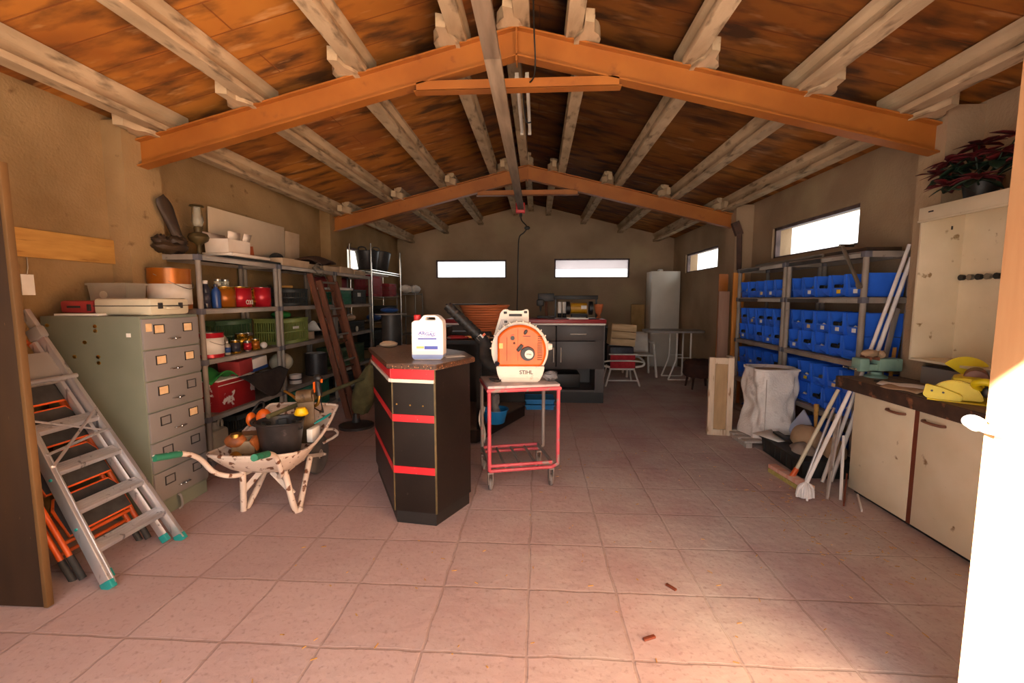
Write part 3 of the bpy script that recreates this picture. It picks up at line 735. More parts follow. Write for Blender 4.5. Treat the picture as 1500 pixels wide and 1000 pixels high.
S(MB().sph((-3.1, 5.2, Z3 + .338), .11, .12, .045), 'cloth_bundle', 'dull green bundle on the olive green crate', 'cloth', 'green_cloth')
crate(-3.32, -3.18, 4.2, 4.76, Z3, .3, 'green_crate', 'dark green crate behind the small tins')
crate(-3.27, -2.93, 4.9, 5.52, Z4, .2, 'dark_crate', 'black wire crate of metal odds and ends on the upper shelf')
m = MB()
rnd = random.Random(3)
for k in range(9): m.tube([(rnd.uniform(-3.2, -2.98), rnd.uniform(4.98, 5.4), Z4 + .03), (rnd.uniform(-3.2, -2.98), rnd.uniform(4.98, 5.4), Z4 + rnd.uniform(.16, .24))], rnd.uniform(.008, .018), 8)
o_ = S(m, 'metal_offcuts', 'jumble of dark metal rods in the black wire crate', 'scrap', 'engine_metal'); o_['kind'] = 'stuff'
m = MB(); m.tube([(-2.96, 4.95, Z4 + .222), (-2.95, 5.2, Z4 + .228)], .017, 10); S(m, 'wooden_rod', 'pale wooden rod lying on the black wire crate', 'rod', 'pine_board')
crate(-3.27, -2.93, 6.4, 6.85, Z4, .2, 'teal_crate', 'teal green crate with a white lid on the upper shelf')
S(MB().b2(-3.25, -2.9, 6.38, 6.87, Z4 + .212, Z4 + .25, .008), 'box_lid', 'white lid lying on the teal green crate', 'lid', 'white_plastic')
crate(-3.27, -2.93, 6.93, 7.45, Z4, .22, 'dark_crate', 'dark crate with white tag next to the teal crate')
m = MB(); m.b2(-2.93, -2.926, 7.1, 7.22, Z4 + .12, Z4 + .18); m.o('tag', 'label_white', bpy.data.objects['plastic_crate.004'], w=1)
m = MB(); m.grid(lambda u, v: Vector((-3.28, 6.3 + 1.2 * u, Z4 + .23 + .19 * v + .01 * math.sin(9 * u))), 16, 4); S(m, 'red_cloth', 'dark red cloth hanging behind the two crates', 'cloth', 'red_crate', solid=.01)
crate(-3.27, -2.93, 6.3, 7.35, Z3, .16, 'dark_crate', 'long low black crate with folded white paper on top')
m = MB()
m.grid(lambda u, v: Vector((-3.2 + .27 * v, 6.4 + .42 * u, Z3 + .185 + .1 * abs(u - .45) + .06 * abs(math.sin(5 * v)))), 8, 6); S(m, 'paper_sheet', 'crumpled white paper on the long black crate', 'paper', 'paper', solid=.003)
S(MB().sph((-3.1, 7.05, Z3 + .225), .13, .2, .06), 'rag_bundle', 'grey rag bundle on the long black crate', 'rag', 'beige_block')
S(MB().sph((-2.9, 6.96, Z3 + .05), .022, .03, .045), 'tape_roll', 'small pale roll at the front of the long black crate', 'roll', 'cream_plastic')
S(MB().b2(-3.1, -2.98, 5.6, 5.75, Z3, Z3 + .1, .003), 'carton', 'small brown carton beside the olive green crate', 'box', 'beige_block')
m = MB(); m.grid(lambda u, v: Vector((-3.1 + .16 * v, 5.62 + .3 * u, Z3 + .11 + .13 * v * (1 - u) + .03 * math.sin(6 * u))), 8, 6); S(m, 'paper_wrap', 'white wrapping paper leaning over the small carton', 'paper', 'paper', solid=.003)

# low shelf of the near unit
rx = T('fuel_box', 'red steel box with scuffed white patches under the cloths', 'box', (-3.05, 4.08, Z2))
m = MB(); m.b2(-3.22, -2.91, 3.83, 4.35, Z2, Z2 + .28, .006); m.o('box_body', 'red_scuffed', rx, w=1)
m = MB(); m.b2(-3.225, -2.905, 3.825, 4.355, Z2 + .28, Z2 + .295, .003); m.b2(-2.91, -2.905, 3.83, 4.35, Z2 + .24, Z2 + .247); m.o('rim', 'label_white', rx, w=1)
m = MB(); m.grid(lambda u, v: Vector((-3.2 + .31 * v, 3.72 + .36 * u, Z2 + .30 + .11 * math.sin(PI * u) * (1 - .5 * v) + .02 * math.sin(11 * v + 5 * u))), 14, 10); S(m, 'green_cloth', 'crumpled bright green cloth on the red steel box', 'cloth', 'green_cloth', solid=.012)
gb = T('gift_box', 'red and white box with blue stripe leaning beside the green cloth', 'box', (-2.99, 4.28, Z2 + .297))
m = MB(); m.box(0, -.09, .075, .22, .2, .14, rx=.08, bev=.004); m.o('red_end', 'red_case', gb)
m = MB(); m.box(0, .14, .085, .21, .26, .11, rx=.08, bev=.015); m.o('white_end', 'white_plastic', gb)
m = MB(); m.box(.001, .14, .026, .214, .255, .03, rx=.08); m.o('stripe', 'bottle_blue', gb)
m = MB(); m.grid(lambda u, v: Vector((-2.87 + .10 * v + .03 * math.sin(4 * u), 4.06 + .72 * u, Z2 + .29 - (.04 + .24 * math.sin(PI * min(1, u * 1.0)) * .9) * v)), 18, 8); S(m, 'black_tarp', 'black tarpaulin sagging from the shelf edge', 'tarp', 'dark_cloth', solid=.006)
can(-3.1, 4.98, Z2, .14, .2, 'paint_bucket', 'white bucket with its lid on, behind the second shelf post', 'white_plastic', None, lid='white_plastic')
S(MB().sph((-3.02, 5.02, Z2 + .30), .13, .13, .11), 'plastic_drum', 'round pale plastic float resting on the white bucket', 'float', 'cream_plastic')
can(-2.99, 5.26, Z2, .07, .11, 'tin', 'short pale tub on the low shelf right of the white bucket', 'white_plastic', 'label_dark', (.4, .55), 'white_plastic')
can(-3.05, 5.9, Z2, .14, .3, 'bucket', 'black bucket with a white lid rim on the low shelf', 'black_bucket', None, lid='white_plastic')
crate(-3.27, -2.93, 5.0, 6.0, Z1, .32, 'teal_crate', 'wide green crate on the bottom shelf behind the wheelbarrow')
crate(-3.27, -2.93, 6.35, 7.3, Z2, .3, 'green_crate', 'green crate in shadow on the low shelf beyond the wooden ladder')
crate(-3.27, -2.93, 6.35, 7.3, Z1, .3, 'dark_crate', 'black crate on the bottom shelf beyond the wooden ladder')
jg = T('water_jug', 'translucent bluish water jug on the floor shelf behind the wheelbarrow', 'jug', (-2.99, 3.85, Z1))
m = MB(); m.box(0, 0, .12, .15, .2, .24, bev=.03); m.lathe([(.05, .24), (.028, .27), (.028, .3), (0, .3)], n=14); m.o('jug_body', 'cloudy_plastic', jg)
m = MB(); m.tube([(0, .05, .24), (0, .06, .29), (0, .1, .29), (0, .1, .2)], .013, 8, smooth=3); m.o('handle', 'cloudy_plastic', jg)
crate(-3.25, -2.95, 4.1, 4.7, Z1, .28, 'dark_crate', 'black crate on the bottom shelf below the red steel box')

# ---- on the top shelf
bt = T('carved_boot', 'dark paddle-shaped carving leaning at the near end of the top shelf', 'sculpture', (-3.12, 3.655, Z5 + .004))
m = MB(); m.sph((0, 0, .05), .11, .15, .05); m.sph((.02, .05, .1), .07, .08, .06); m.sph((-.02, -.07, .09), .06, .06, .06); m.jitter(.012, 2); m.o('foot', 'dark_wood', bt)
m = MB()
def sole(u, v):
    t = v; w = (.028 + .062 * t) * math.sqrt(max(.0, 1 - max(0, (t - .7) / .3) ** 2)) + .004
    yc = .08 - .14 * t
    a = 2 * PI * u
    return Vector((.02 + .035 * math.cos(a) * (1 - .3 * t) - .02 * t, yc + w * math.sin(a), .10 + .36 * t + .02 * math.cos(a)))
m.grid(sole, 20, 14, wrap=True)
m.b.verts.ensure_lookup_table()
for tt in (0, 1):
    m.b.faces.new([v for k, v in enumerate(m.b.verts) if k % 15 == (14 if tt else 0)])
m.o('upper', 'dark_wood', bt)
lp_ = T('oil_lamp', 'old brass oil lamp with glass chimney beside the paddle-shaped carving', 'lamp', (-3.1, 3.955, Z5))
m = MB(); m.lathe([(0, 0), (.065, 0), (.06, .015), (.02, .03), (.016, .1), (.03, .12), (.075, .15), (.085, .18), (.07, .21), (.03, .225), (.035, .26), (.03, .275), (0, .275)], n=22); m.o('reservoir', 'lamp_brass', lp_)
m = MB(); m.lathe([(.028, .27), (.05, .32), (.045, .36), (.03, .39), (.028, .45)], n=18); m.o('glass_chimney', 'glass_clear', lp_)
m = MB(); m.lathe([(.06, .455), (.055, .465), (.02, .475), (0, .475)], n=18); m.tube([(0, -.06, .26), (0, -.065, .36), (0, -.05, .46)], .004, 6); m.tube([(0, .06, .26), (0, .065, .36), (0, .05, .46)], .004, 6); m.o('cap', 'lamp_brass', lp_)
S(MB().box(-3.305, 5.02, Z5 + .27, .016, 1.33, .54, ry=.04, bev=.002), 'display_board', 'long pinkish white board leaning on the wall along the top shelf', 'board', 'white_board')
S(MB().box(-3.3, 5.87, Z5 + .25, .016, .33, .5, ry=.05, bev=.002), 'display_board', 'short pale board standing beyond the long white one', 'board', 'beige_block')
S(MB().b2(-3.24, -2.93, 4.1, 4.62, Z5, Z5 + .03, .006).b2(-3.2, -2.92, 4.5, 4.95, Z5 + .003, Z5 + .028, .006), 'dark_tray', 'dark flat trays lying under the white carton on the top shelf', 'tray', 'dark_crate')
S(MB().b2(-3.22, -2.9, 4.12, 4.72, Z5 + .031, Z5 + .062, .01), 'flat_carton', 'flat white tray under the open carton', 'tray', 'white_card')
cb = T('carton', 'open white carton with raised flaps on the top shelf', 'box', (-3.07, 4.3, Z5 + .063))
m = MB(); tub(m, 0, 0, 0, .24, .33, .13, .004, .96); m.o('carton_body', 'white_card', cb)
for q, (pp, nm) in enumerate((([(.115, -.16, .13), (.115, .02, .13), (.13, .0, .2), (.13, -.175, .2)], 'flap'), ([(.115, .05, .13), (.115, .16, .13), (.13, .18, .205), (.13, .06, .205)], 'flap'), ([(-.115, -.16, .13), (-.115, .16, .13), (-.14, .16, .2), (-.14, -.16, .2)], 'flap'))):
    m = MB(); m.b.faces.new([m.b.verts.new(p) for p in pp]); m.o(nm, 'white_card', cb, solid=.003)
S(MB().box(-3.1, 4.58, Z5 + .115, .1, .18, .1, rx=.15, bev=.004), 'orange_box', 'small orange box beside the open white carton', 'box', 'terracotta_item')
ty = S(tub(MB(), -3.06, 5.24, Z5, .33, .6, .085, .006, .93), 'planter_tray', 'long beige planter tray on the top shelf in front of the panels', 'tray', 'beige_block')
S(MB().sph((-3.12, 5.2, Z5 + .1), .075, .09, .065), 'black_helmet', 'black round cap lying in the beige planter tray', 'cap', 'black_rubber')
m = MB(); m.grid(lambda u, v: Vector((-3.22 + .3 * v, 5.62 + .72 * u, Z5 + .105 + .1 * math.sin(PI * u) * math.sin(PI * v) + .035 * math.sin(7 * u + 2) * v)), 16, 10); S(m, 'felt_cover', 'dark brown crumpled cover draped over boxes on the top shelf', 'cover', 'brown_felt', solid=.02)
for y0, y1, h, l in ((5.6, 6.0, .07, 'beige foam block under the dark brown cover'), (6.05, 6.5, .08, 'beige block second from the dark cover, top shelf'), (6.55, 7.0, .1, 'beige block third from the dark cover, top shelf'), (7.05, 7.5, .085, 'beige block at the far end of the top shelf')):
    S(MB().b2(-3.2, -2.94, y0, y1, Z5, Z5 + h, .012), 'foam_block', l, 'block', 'beige_block')
m = MB()
rr = random.Random(5)
for k in range(5):
    pts = [(-2.88 + .03 * math.cos(a + k) , 5.72 + .1 * math.cos(a) * (1 + .1 * k), 1.84 + .06 * math.sin(a) + .015 * k) for a in [i * PI / 4 for i in range(8)]]
    m.tube(pts, .004, 6, closed=True, smooth=3)
m.tube([(-2.84, 5.8, 1.82), (-2.82, 5.86, 1.7), (-2.83, 5.84, 1.58), (-2.82, 5.9, 1.66), (-2.83, 5.88, 1.8)], .004, 6, smooth=5)
S(m, 'wire_coil', 'loose coil of pale wire hanging from the top shelf edge', 'wire', 'wire')

# ---- old wooden extension ladder leaning on the shelving
wl = T('wooden_ladder', 'old reddish wooden double ladder leaning against the left shelving', 'ladder', (-2.36, 5.42, 0))
def WP(w, s, off=0): return Vector((-2.36 - .43 * s / 1.8 + off, 5.33 * (1 - w) + 5.86 * w - (.0 if w else 0) * s, s))
for of, l0, l1, q in ((0, .0, 1.8, 0), (.07, .02, 1.72, .09)):
    for w in (0, 1):
        ww = w * (1 - 2 * q) + q
        m = MB(); m.bar(WP(ww, l0, of), WP(ww, l1, of), .04, .07, up=(1, 0, 0), bev=.004); m.o('rail', 'old_wood_red', wl, w=1)
    for k in range(5):
        s = .28 + k * .33 + (.1 if of else 0)
        m = MB(); m.cyl(WP(q, s, of), WP(1 - q, s, of), .013, n=10); m.o('rung', 'wire' if of else 'old_wood_red', wl, w=1)

# ---- wheelbarrow
wb = T('wheelbarrow', 'pale rusty metal wheelbarrow with green grips full of tools', 'wheelbarrow', (-1.885, 2.91, 0))
R_ = [(-2.15, 2.70, .475), (-1.66, 2.70, .485), (-1.60, 3.02, .46), (-1.61, 3.38, .61), (-1.68, 3.46, .64), (-2.12, 3.46, .64), (-2.19, 3.38, .61), (-2.21, 3.02, .46)]
B_ = [(-2.05, 2.86, .315), (-1.78, 2.86, .315), (-1.74, 2.98, .31), (-1.75, 3.14, .32), (-1.80, 3.16, .325), (-2.0, 3.16, .325), (-2.05, 3.14, .32), (-2.06, 2.98, .31)]
R_s = catmull([Vector(p) for p in R_], 4, True); B_s = catmull([Vector(p) for p in B_], 4, True); n = len(R_s)
m = MB(); rings = []
for f, bulge in ((0, 0), (.25, .018), (.5, .028), (.75, .03), (.92, .02), (1, 0)):
    rings.append([m.b.verts.new(R_s[i] * (1 - f) + B_s[i] * f + Vector((R_s[i].x + 1.9, R_s[i].y - 3.05, -.4)) * bulge) for i in range(n)])
rings.append([m.b.verts.new(Vector((-1.9, 3.0, 0)) + (B_s[i] - Vector((-1.9, 3.0, 0))) * .75 + Vector((0, 0, .06))) for i in range(n)])
for v_ in rings[-1]: v_.co.z = .312
for A, Bq in zip(rings, rings[1:]):
    for k in range(n): m.b.faces.new((A[k], A[(k + 1) % n], Bq[(k + 1) % n], Bq[k]))
m.b.faces.new(rings[-1])
m.o('tray', 'pale_paint', wb, w=1, solid=.005, ang=60)
def ins(L_, k):
    c = Vector((-1.9, 3.05, 0)); return [Vector((c.x + (p[0] - c.x) * k, c.y + (p[1] - c.y) * k, p[2])) for p in L_]
m = MB(); m.tube(R_, .011, 8, closed=True, smooth=4); m.o('rim', 'pale_paint', wb, w=1)
# handles
for nm, pts, g0 in (('l', [(-2.19, 2.36, .585), (-2.165, 2.5, .56), (-2.15, 2.62, .49), (-2.12, 2.72, .35), (-2.04, 2.85, .29), (-2.0, 3.2, .28), (-1.93, 3.42, .2)], 0),
                    ('r', [(-1.60, 2.36, .6), (-1.615, 2.5, .57), (-1.64, 2.62, .5), (-1.67, 2.72, .36), (-1.76, 2.85, .29), (-1.79, 3.2, .28), (-1.85, 3.42, .2)], 1)):
    m = MB(); m.tube(pts, .0165, 10, smooth=5); h = m.o('handle_bar', 'pale_paint', wb, w=1)
    a, b2_ = Vector(pts[0]), Vector(pts[1])
    m = MB(); m.tube([a - (b2_ - a) * .1, a + (b2_ - a) * .98], .021, 10); m.o('grip', 'green_grip', h, w=1)
for sx in (-1, 1):
    x = -1.885 + sx * .187
    xt = -1.885 + sx * .15
    m = MB(); m.tube([(xt, 2.86, .32), (x, 2.9, .02), (x + .02 * sx, 2.93, .012), (x, 2.97, .03), (xt, 3.2, .29)], .021, 10, smooth=4); m.o('leg', 'pale_paint', wb, w=1)
    m = MB(); m.bar((x - sx * .002, 2.895, .14), (xt - sx * .11, 2.89, .3), .014, .036); m.o('brace', 'pale_paint', wb, w=1)
wh = MB(); wh.lathe([(.04, -.03), (.13, -.03), (.16, -.022), (.168, 0), (.16, .022), (.13, .03), (.04, .03)], n=28, M=Matrix.Translation((-1.885, 3.6, .17)) @ rotm(0, PI / 2, 0)); w_ = wh.o('wheel', 'wheel_grey', wb, w=1)
m = MB(); m.lathe([(0, -.04), (.02, -.04), (.03, -.02), (.12, -.02), (.12, .02), (.03, .02), (.02, .04), (0, .04)], n=22, M=Matrix.Translation((-1.885, 3.6, .17)) @ rotm(0, PI / 2, 0)); m.o('hub', 'pale_paint', w_, w=1)
m = MB()
for sx in (-1, 1): m.bar((-1.885 + sx * .07, 3.3, .26), (-1.885 + sx * .055, 3.6, .17), .012, .03)
m.tube([(-1.96, 3.6, .17), (-1.81, 3.6, .17)], .01, 8); m.tube([(-1.7, 3.4, .45), (-1.68, 3.5, .42), (-1.68, 3.55, .36), (-1.78, 3.5, .3)], .011, 8, smooth=3); m.o('fork', 'pale_paint', wb, w=1)

# ---- wheelbarrow load
bk = T('rubber_bucket', 'scuffed black rubber bucket sitting in the wheelbarrow', 'bucket', (-1.825, 2.985, .375))
m = MB(); m.lathe([(0, 0), (.112, 0), (.12, .01), (.155, .25), (.163, .262), (.158, .268), (.148, .262), (.112, .02), (0, .015)], n=30); m.o('bucket_body', 'black_bucket', bk)
m = MB(); m.tube([(-.155, 0, .255), (-.168, -.05, .262), (-.12, -.125, .268), (0, -.172, .27), (.12, -.125, .268), (.168, -.05, .262), (.155, 0, .255)], .006, 8, smooth=3); m.o('handle', 'black_plastic', bk)
m = MB()
for a in range(8): m.box(.12 * math.cos(a), .12 * math.sin(a), .225, .05, .05, .04, rz=a)
m.jitter(.006); m.o('contents', 'dark_crate', bk)['kind'] = 'stuff'
eng = T('engine_unit', 'rusty engine of an old strimmer with orange cover in the wheelbarrow', 'engine', (-2.03, 2.91, .365))
m = MB(); m.box(0, 0, .09, .15, .16, .15, rz=.3, bev=.015); m.cyl((-.06, -.06, .03), (.1, -.08, .04), .045, n=16)
for k in range(6): m.box(.01, .02, .13 + k * .012, .13, .13, .005, rz=.3)
m.o('engine_block', 'engine_metal', eng)
m = MB(); m.sph((-.04, -.05, .16), .075, .06, .05); m.box(.085, -.03, .14, .03, .06, .1, rx=.5, bev=.008); m.o('cover', 'rusty_orange', eng)
MB().cyl((-.02, -.09, .05), (-.02, -.13, .05), .05, .04, n=18).o('starter', 'brass', eng); MB().cyl((-.03, -.06, .19), (-.03, -.06, .215), .035, n=16).o('filler_cap', 'brass', eng)
S(MB().cyl((-2.04, 3.22, .45), (-2.0, 3.28, .58), .06, .05, n=16).box(-2.04, 3.19, .46, .12, .14, .16, bev=.02), 'black_motor', 'black motor housing behind the strimmer engine in the wheelbarrow', 'motor', 'black_plastic')
em_ = T('ear_muffs', 'orange ear defenders lying on top of the wheelbarrow load', 'ear defenders', (-2.06, 3.12, .56))
m = MB(); m.sph((.03, 0, .06), .055, .05, .065); m.o('ear_cup', 'orange_plastic', em_)
m = MB(); m.sph((-.09, .03, .035), .03, .045, .055); m.o('ear_cup', 'orange_plastic', em_)
m = MB(); m.tube([(.03, 0, .11), (.0, .05, .16), (-.05, .07, .15), (-.09, .04, .08)], .008, 8, smooth=4); m.sph((-.02, .02, .02), .07, .06, .04); m.o('headband', 'black_plastic', em_)
S(MB().lathe([(0, .045), (.03, .042), (.043, .02), (.045, 0), (0, 0)], c=(-1.72, 3.08, .665), n=20).sph((-1.72, 3.08, .665), .05, .05, .02), 'yellow_cap', 'round yellow cap on the black rubber bucket', 'cap', 'yellow_plastic')
cl_ = T('cardboard_flap', 'brown metal plate standing up in the wheelbarrow behind the yellow cap', 'plate', (-1.76, 3.22, .395))
m = MB(); m.box(0, 0, .19, .12, .012, .38, rz=.2, bev=.004); m.cyl((-.06, 0, .36), (.05, .02, .37), .05, n=14); m.o('plate_body', 'engine_metal', cl_)
st = T('brush_cutter', 'long brush cutter with orange-black grip lying across the wheelbarrow', 'strimmer', (-1.86, 3.4, .55))
m = MB(); m.tube([(-1.91, 2.98, .665), (-1.85, 3.45, .68), (-1.73, 4.26, .71)], .018, 10, smooth=4); m.o('shaft', 'straw_green', st, w=1)
m = MB(); m.tube([(-1.84, 3.3, .68), (-1.78, 3.3, .66), (-1.71, 3.3, .68), (-1.69, 3.3, .75)], .013, 10, smooth=4); m.tube([(-1.84, 3.3, .68), (-1.92, 3.32, .74), (-2.0, 3.35, .77)], .011, 8, smooth=3); m.bar((-1.85, 3.4, .67), (-1.84, 3.31, .69), .02, .02); m.o('handle_bar', 'brass', st, w=1)
m = MB(); m.tube([(-1.69, 3.3, .75), (-1.7, 3.3, .82), (-1.695, 3.29, .88)], .023, 10); m.sph((-1.69, 3.285, .89), .035, .03, .03); m.o('hand_grip', 'black_plastic', st, w=1)
m = MB(); m.bar((-1.72, 3.28, .78), (-1.715, 3.275, .86), .012, .018); m.bar((-1.66, 3.275, .86), (-1.655, 3.27, .885), .012, .018); m.o('trigger', 'orange_plastic', st, w=1)
m = MB(); m.tube([(-1.69, 3.3, .74), (-1.66, 3.28, .64), (-1.68, 3.3, .62), (-1.82, 3.35, .67)], .005, 6, smooth=4); m.o('cable', 'black_plastic', st, w=1)
S(MB().b2(-1.70, -1.655, 3.1, 3.22, .44, .54, .006), 'white_carton', 'small white carton between bucket and raised tray front', 'box', 'paper')
m = MB(); m.tube([(-1.68, 3.18, .56), (-1.64, 3.24, .58), (-1.62, 3.32, .6), (-1.65, 3.36, .585), (-1.7, 3.25, .555)], .006, 6, smooth=4); S(m, 'teal_cord', 'loop of teal cord by the raised front of the wheelbarrow', 'cord', 'teal_plastic')

# ---- garden chair / rolled sunshade behind the barrow
gs = T('garden_parasol', 'folded dull green garden parasol standing behind the wheelbarrow', 'parasol', (-2.12, 4.98, 0))
m = MB(); m.lathe([(.03, .2), (.09, .24), (.13, .42), (.12, .6), (.06, .78), (.02, .85)], n=14, M=rotm(.25, .35, 0)); m.jitter(.008, 4); m.o('cover', 'straw_green', gs)
m = MB(); m.tube([(0, 0, .02), (.12, -.08, .5), (.3, -.2, .88)], .016, 8); m.o('pole', 'old_wood_red', gs)
m = MB(); m.lathe([(0, 0), (.2, 0), (.2, .03), (.05, .06), (.03, .16), (0, .16)], n=20); m.o('foot', 'dark_steel', gs)
# ================================================================== CEILING EXTRAS
MXZ = Matrix(((1, 0, 0, 0), (0, 0, 1, 0), (0, 1, 0, 0), (0, 0, 0, 1)))     # poly (x,z) extruded along +y
MYZ = Matrix(((0, 0, 1, 0), (1, 0, 0, 0), (0, 1, 0, 0), (0, 0, 0, 1)))     # poly (y,z) extruded along +x
mat('grey_wood', '#8d7a66', '#6d5c4b', scale=4, rough=.75, stretch=(4, .5, 4), bump=.15)
mat('tube_white', '#eee6da', '#e2d8ca', scale=3, rough=.35)
mat('counter_black', '#1d1612', '#17110e', scale=6, rough=.34, c3='#3a302a', s3=40, lo3=.68, hi3=.76, bump=.04, bscale=30, spec=.35)
mat('counter_edge', '#5b3a26', '#2f2018', scale=45, rough=.4, c3='#a8794f', s3=70, lo3=.6, hi3=.66)
mat('counter_top', '#7d6656', '#63503f', scale=30, rough=.35, c3='#a48d7a', s3=60, lo3=.6, hi3=.7)
mat('red_laminate', '#d8262e', '#c81e28', scale=6, rough=.35, c3='#f0a0a0', s3=50, lo3=.7, hi3=.73)
mat('jerry_plastic', '#f0e9e4', '#e9e2de', scale=3, rough=.35)
mat('liquid_blue', '#8fa0cc', '#8596c6', scale=3, rough=.3)
mat('label_blue', '#3f4fae', '#4858b6', scale=9, rough=.5)
mat('label_lilac', '#e9e2ea', '#dfd6e6', scale=9, rough=.5)
mat('label_green', '#b4bc6a', rough=.5)
mat('cart_red', '#c8525c', '#b8404a', scale=5, rough=.5, c3='#8e7a74', s3=12, lo3=.58, hi3=.64)
mat('cart_grey', '#857974', '#746964', scale=6, rough=.55, c3='#b06064', s3=9, lo3=.6, hi3=.7)
mat('cart_top', '#c9b8b4', '#a89a98', scale=6, rough=.4, c3='#8a7c7a', s3=20, lo3=.6, hi3=.75)
mat('off_white', '#eadfd0', '#ded2c2', scale=5, rough=.45, c3='#b8a690', s3=14, lo3=.62, hi3=.72)
mat('blue_plastic', '#1f86cc', '#1a78ba', scale=5, rough=.4)
mat('clear_film', '#8d8a8c', '#6a686a', scale=8, rough=.2, alpha=.7)
mat('terracotta', '#b8673a', '#a2552c', scale=6, rough=.75, stretch=(.6, .6, 6))
mat('cabinet_char', '#4d4643', '#453e3c', scale=5, rough=.45)
mat('worktop_red', '#a3262a', '#8f1f24', scale=5, rough=.35)
mat('table_grey', '#958e87', '#868079', scale=5, rough=.5)
mat('bright_trim', '#e2d8cc', '#d2c6b8', scale=8, rough=.3)
mat('chair_white', '#e2dcd2', '#d4ccc0', scale=8, rough=.5)
mat('fabric_red', '#c03038', '#a8262e', scale=18, rough=.9)
mat('crate_wood', '#d2b58c', '#bfa077', scale=4, rough=.85, stretch=(1, 6, 6))
mat('locker_white', '#d6cfc2', '#cbc3b5', scale=2, rough=.4)
mat('rust_brown', '#4a2c22', '#3a221a', scale=10, rough=.85, bump=.3)
mat('plywood', '#bb9560', '#a27f4e', scale=4, rough=.8)
mat('yellow_grease', '#b8891a', '#9a7014', scale=6, rough=.5)
mat('dark_metal', '#201d1b', '#181615', scale=9, rough=.5)
mat('red_box', '#c22a2e', rough=.5)

rl = T('ceiling_rail', 'long grey wooden rail hung below both orange roof frames', 'rail', (-.265, 3.5, 2.83))
m = MB(); m.b2(-.31, -.22, .3, 2.62, 2.835, 2.875, .003); m.b2(-.312, -.218, 2.60, 6.9, 2.84, 2.88, .003); m.o('rail_board', 'grey_wood', rl, w=1)
for yy in (3.53, 6.88):
    m = MB(); m.b2(-.32, -.30, yy - .02, yy + .02, 2.88, 3.08); m.o('hanger', 'orange_steel', rl, w=1)
hb = T('hoist_box', 'small red box hanging at the far end of the ceiling rail', 'box', (-.275, 6.95, 2.82))
MB().b2(-.345, -.205, 6.90, 7.02, 2.80, 2.95, .01).o('box_body', 'red_box', hb, w=1)
m = MB(); m.cyl((-.27, 6.96, 2.80), (-.27, 6.96, 2.75), .022, n=12); m.o('cable_gland', 'black_plastic', hb, w=1)
m = MB(); m.tube([(-.27, 6.96, 2.75), (-.25, 6.94, 2.68), (-.17, 6.9, 2.58), (-.22, 6.9, 2.5), (-.29, 6.9, 2.43), (-.305, 6.88, 2.2), (-.31, 6.8, 1.7), (-.31, 6.62, 1.30), (-.31, 6.6, 1.225)], .009, 8, smooth=5)
m.sph((-.17, 6.9, 2.57), .045, .03, .03); S(m, 'power_cable', 'black cable dangling from the red hoist box to the red-topped counter', 'cable', 'black_plastic')
for k, (xx, l) in enumerate(((-.185, 'of the pair hung under the ridge, nearer the wooden rail'), (-.10, 'of the pair hung under the ridge, away from the wooden rail'))):
    lf = T('tube_lamp', 'unlit white fluorescent tube %s' % l, 'lamp', (xx, 4.45, 3.3))
    MB().b2(xx - .016, xx + .016, 3.86, 5.06, 3.325, 3.36, .004).o('batten', 'tube_white', lf, w=1)
    m = MB(); m.cyl((xx, 3.9, 3.298), (xx, 5.02, 3.298), .014, n=12); m.o('tube', 'tube_white', lf, w=1)
    for yy in (3.87, 5.05):
        MB().b2(xx - .018, xx + .018, yy - .014, yy + .014, 3.28, 3.33, .004).o('end_cap', 'off_white', lf, w=1)
    for yy in (4.1, 4.8):
        m = MB(); m.tube([(xx, yy, 3.36), (xx, yy, 3.47)], .004, 6); m.o('hanger', 'wire', lf, w=1)
m = MB(); m.tube([(-.13, 1.6, 3.46), (-.05, 2.6, 3.44), (-.04, 3.3, 3.42), (-.03, 3.46, 3.2), (-.06, 3.46, 3.1), (-.14, 3.7, 3.2), (-.14, 3.84, 3.24), (-.12, 4.3, 3.15), (-.08, 4.6, 3.24)], .006, 8, smooth=5)
S(m, 'power_cable', 'grey cable looping over the nearer roof frame to the tube lamps', 'cable', 'dark_metal')

# ================================================================== CENTRE
def offset_poly(p, d):
    c = Vector((sum(q[0] for q in p) / len(p), sum(q[1] for q in p) / len(p)))
    n = len(p); out = []
    for i in range(n):
        a, b, c_ = Vector(p[i - 1]), Vector(p[i]), Vector(p[(i + 1) % n])
        e1 = (b - a).normalized(); e2 = (c_ - b).normalized()
        n1 = Vector((e1.y, -e1.x)); n2 = Vector((e2.y, -e2.x))
        k = (n1 + n2); k = k / max(.3, (1 + n1.dot(n2)))
        out.append(tuple(b + k * d))
    return out
KP = [(-.945, 2.80), (-.655, 2.76), (-.483, 3.11), (-.60, 3.42), (-1.10, 3.92), (-1.395, 3.67)]       # counter-clockwise
ks = T('counter_kiosk', 'black faceted bar counter with red stripes and brown stone-look top', 'counter', (-.9, 3.3, 0))
m = MB(); m.prism(KP, .09, 1.05); m.o('body', 'counter_black', ks, w=1)
m = MB(); m.prism(offset_poly(KP, -.012), .001, .09); m.o('plinth', 'dark_metal', ks, w=1)
m = MB(); m.prism(offset_poly(KP, .035), 1.051, 1.085, bev=.004); m.o('top', 'counter_edge', ks, w=1)
m = MB(); m.prism(offset_poly(KP, .028), 1.0852, 1.0868); m.o('top_surface', 'counter_top', ks, w=1, label='worn brown laminate surface')
P0, P1, P5, P2 = map(Vector, (KP[0], KP[1], KP[5], KP[2]))
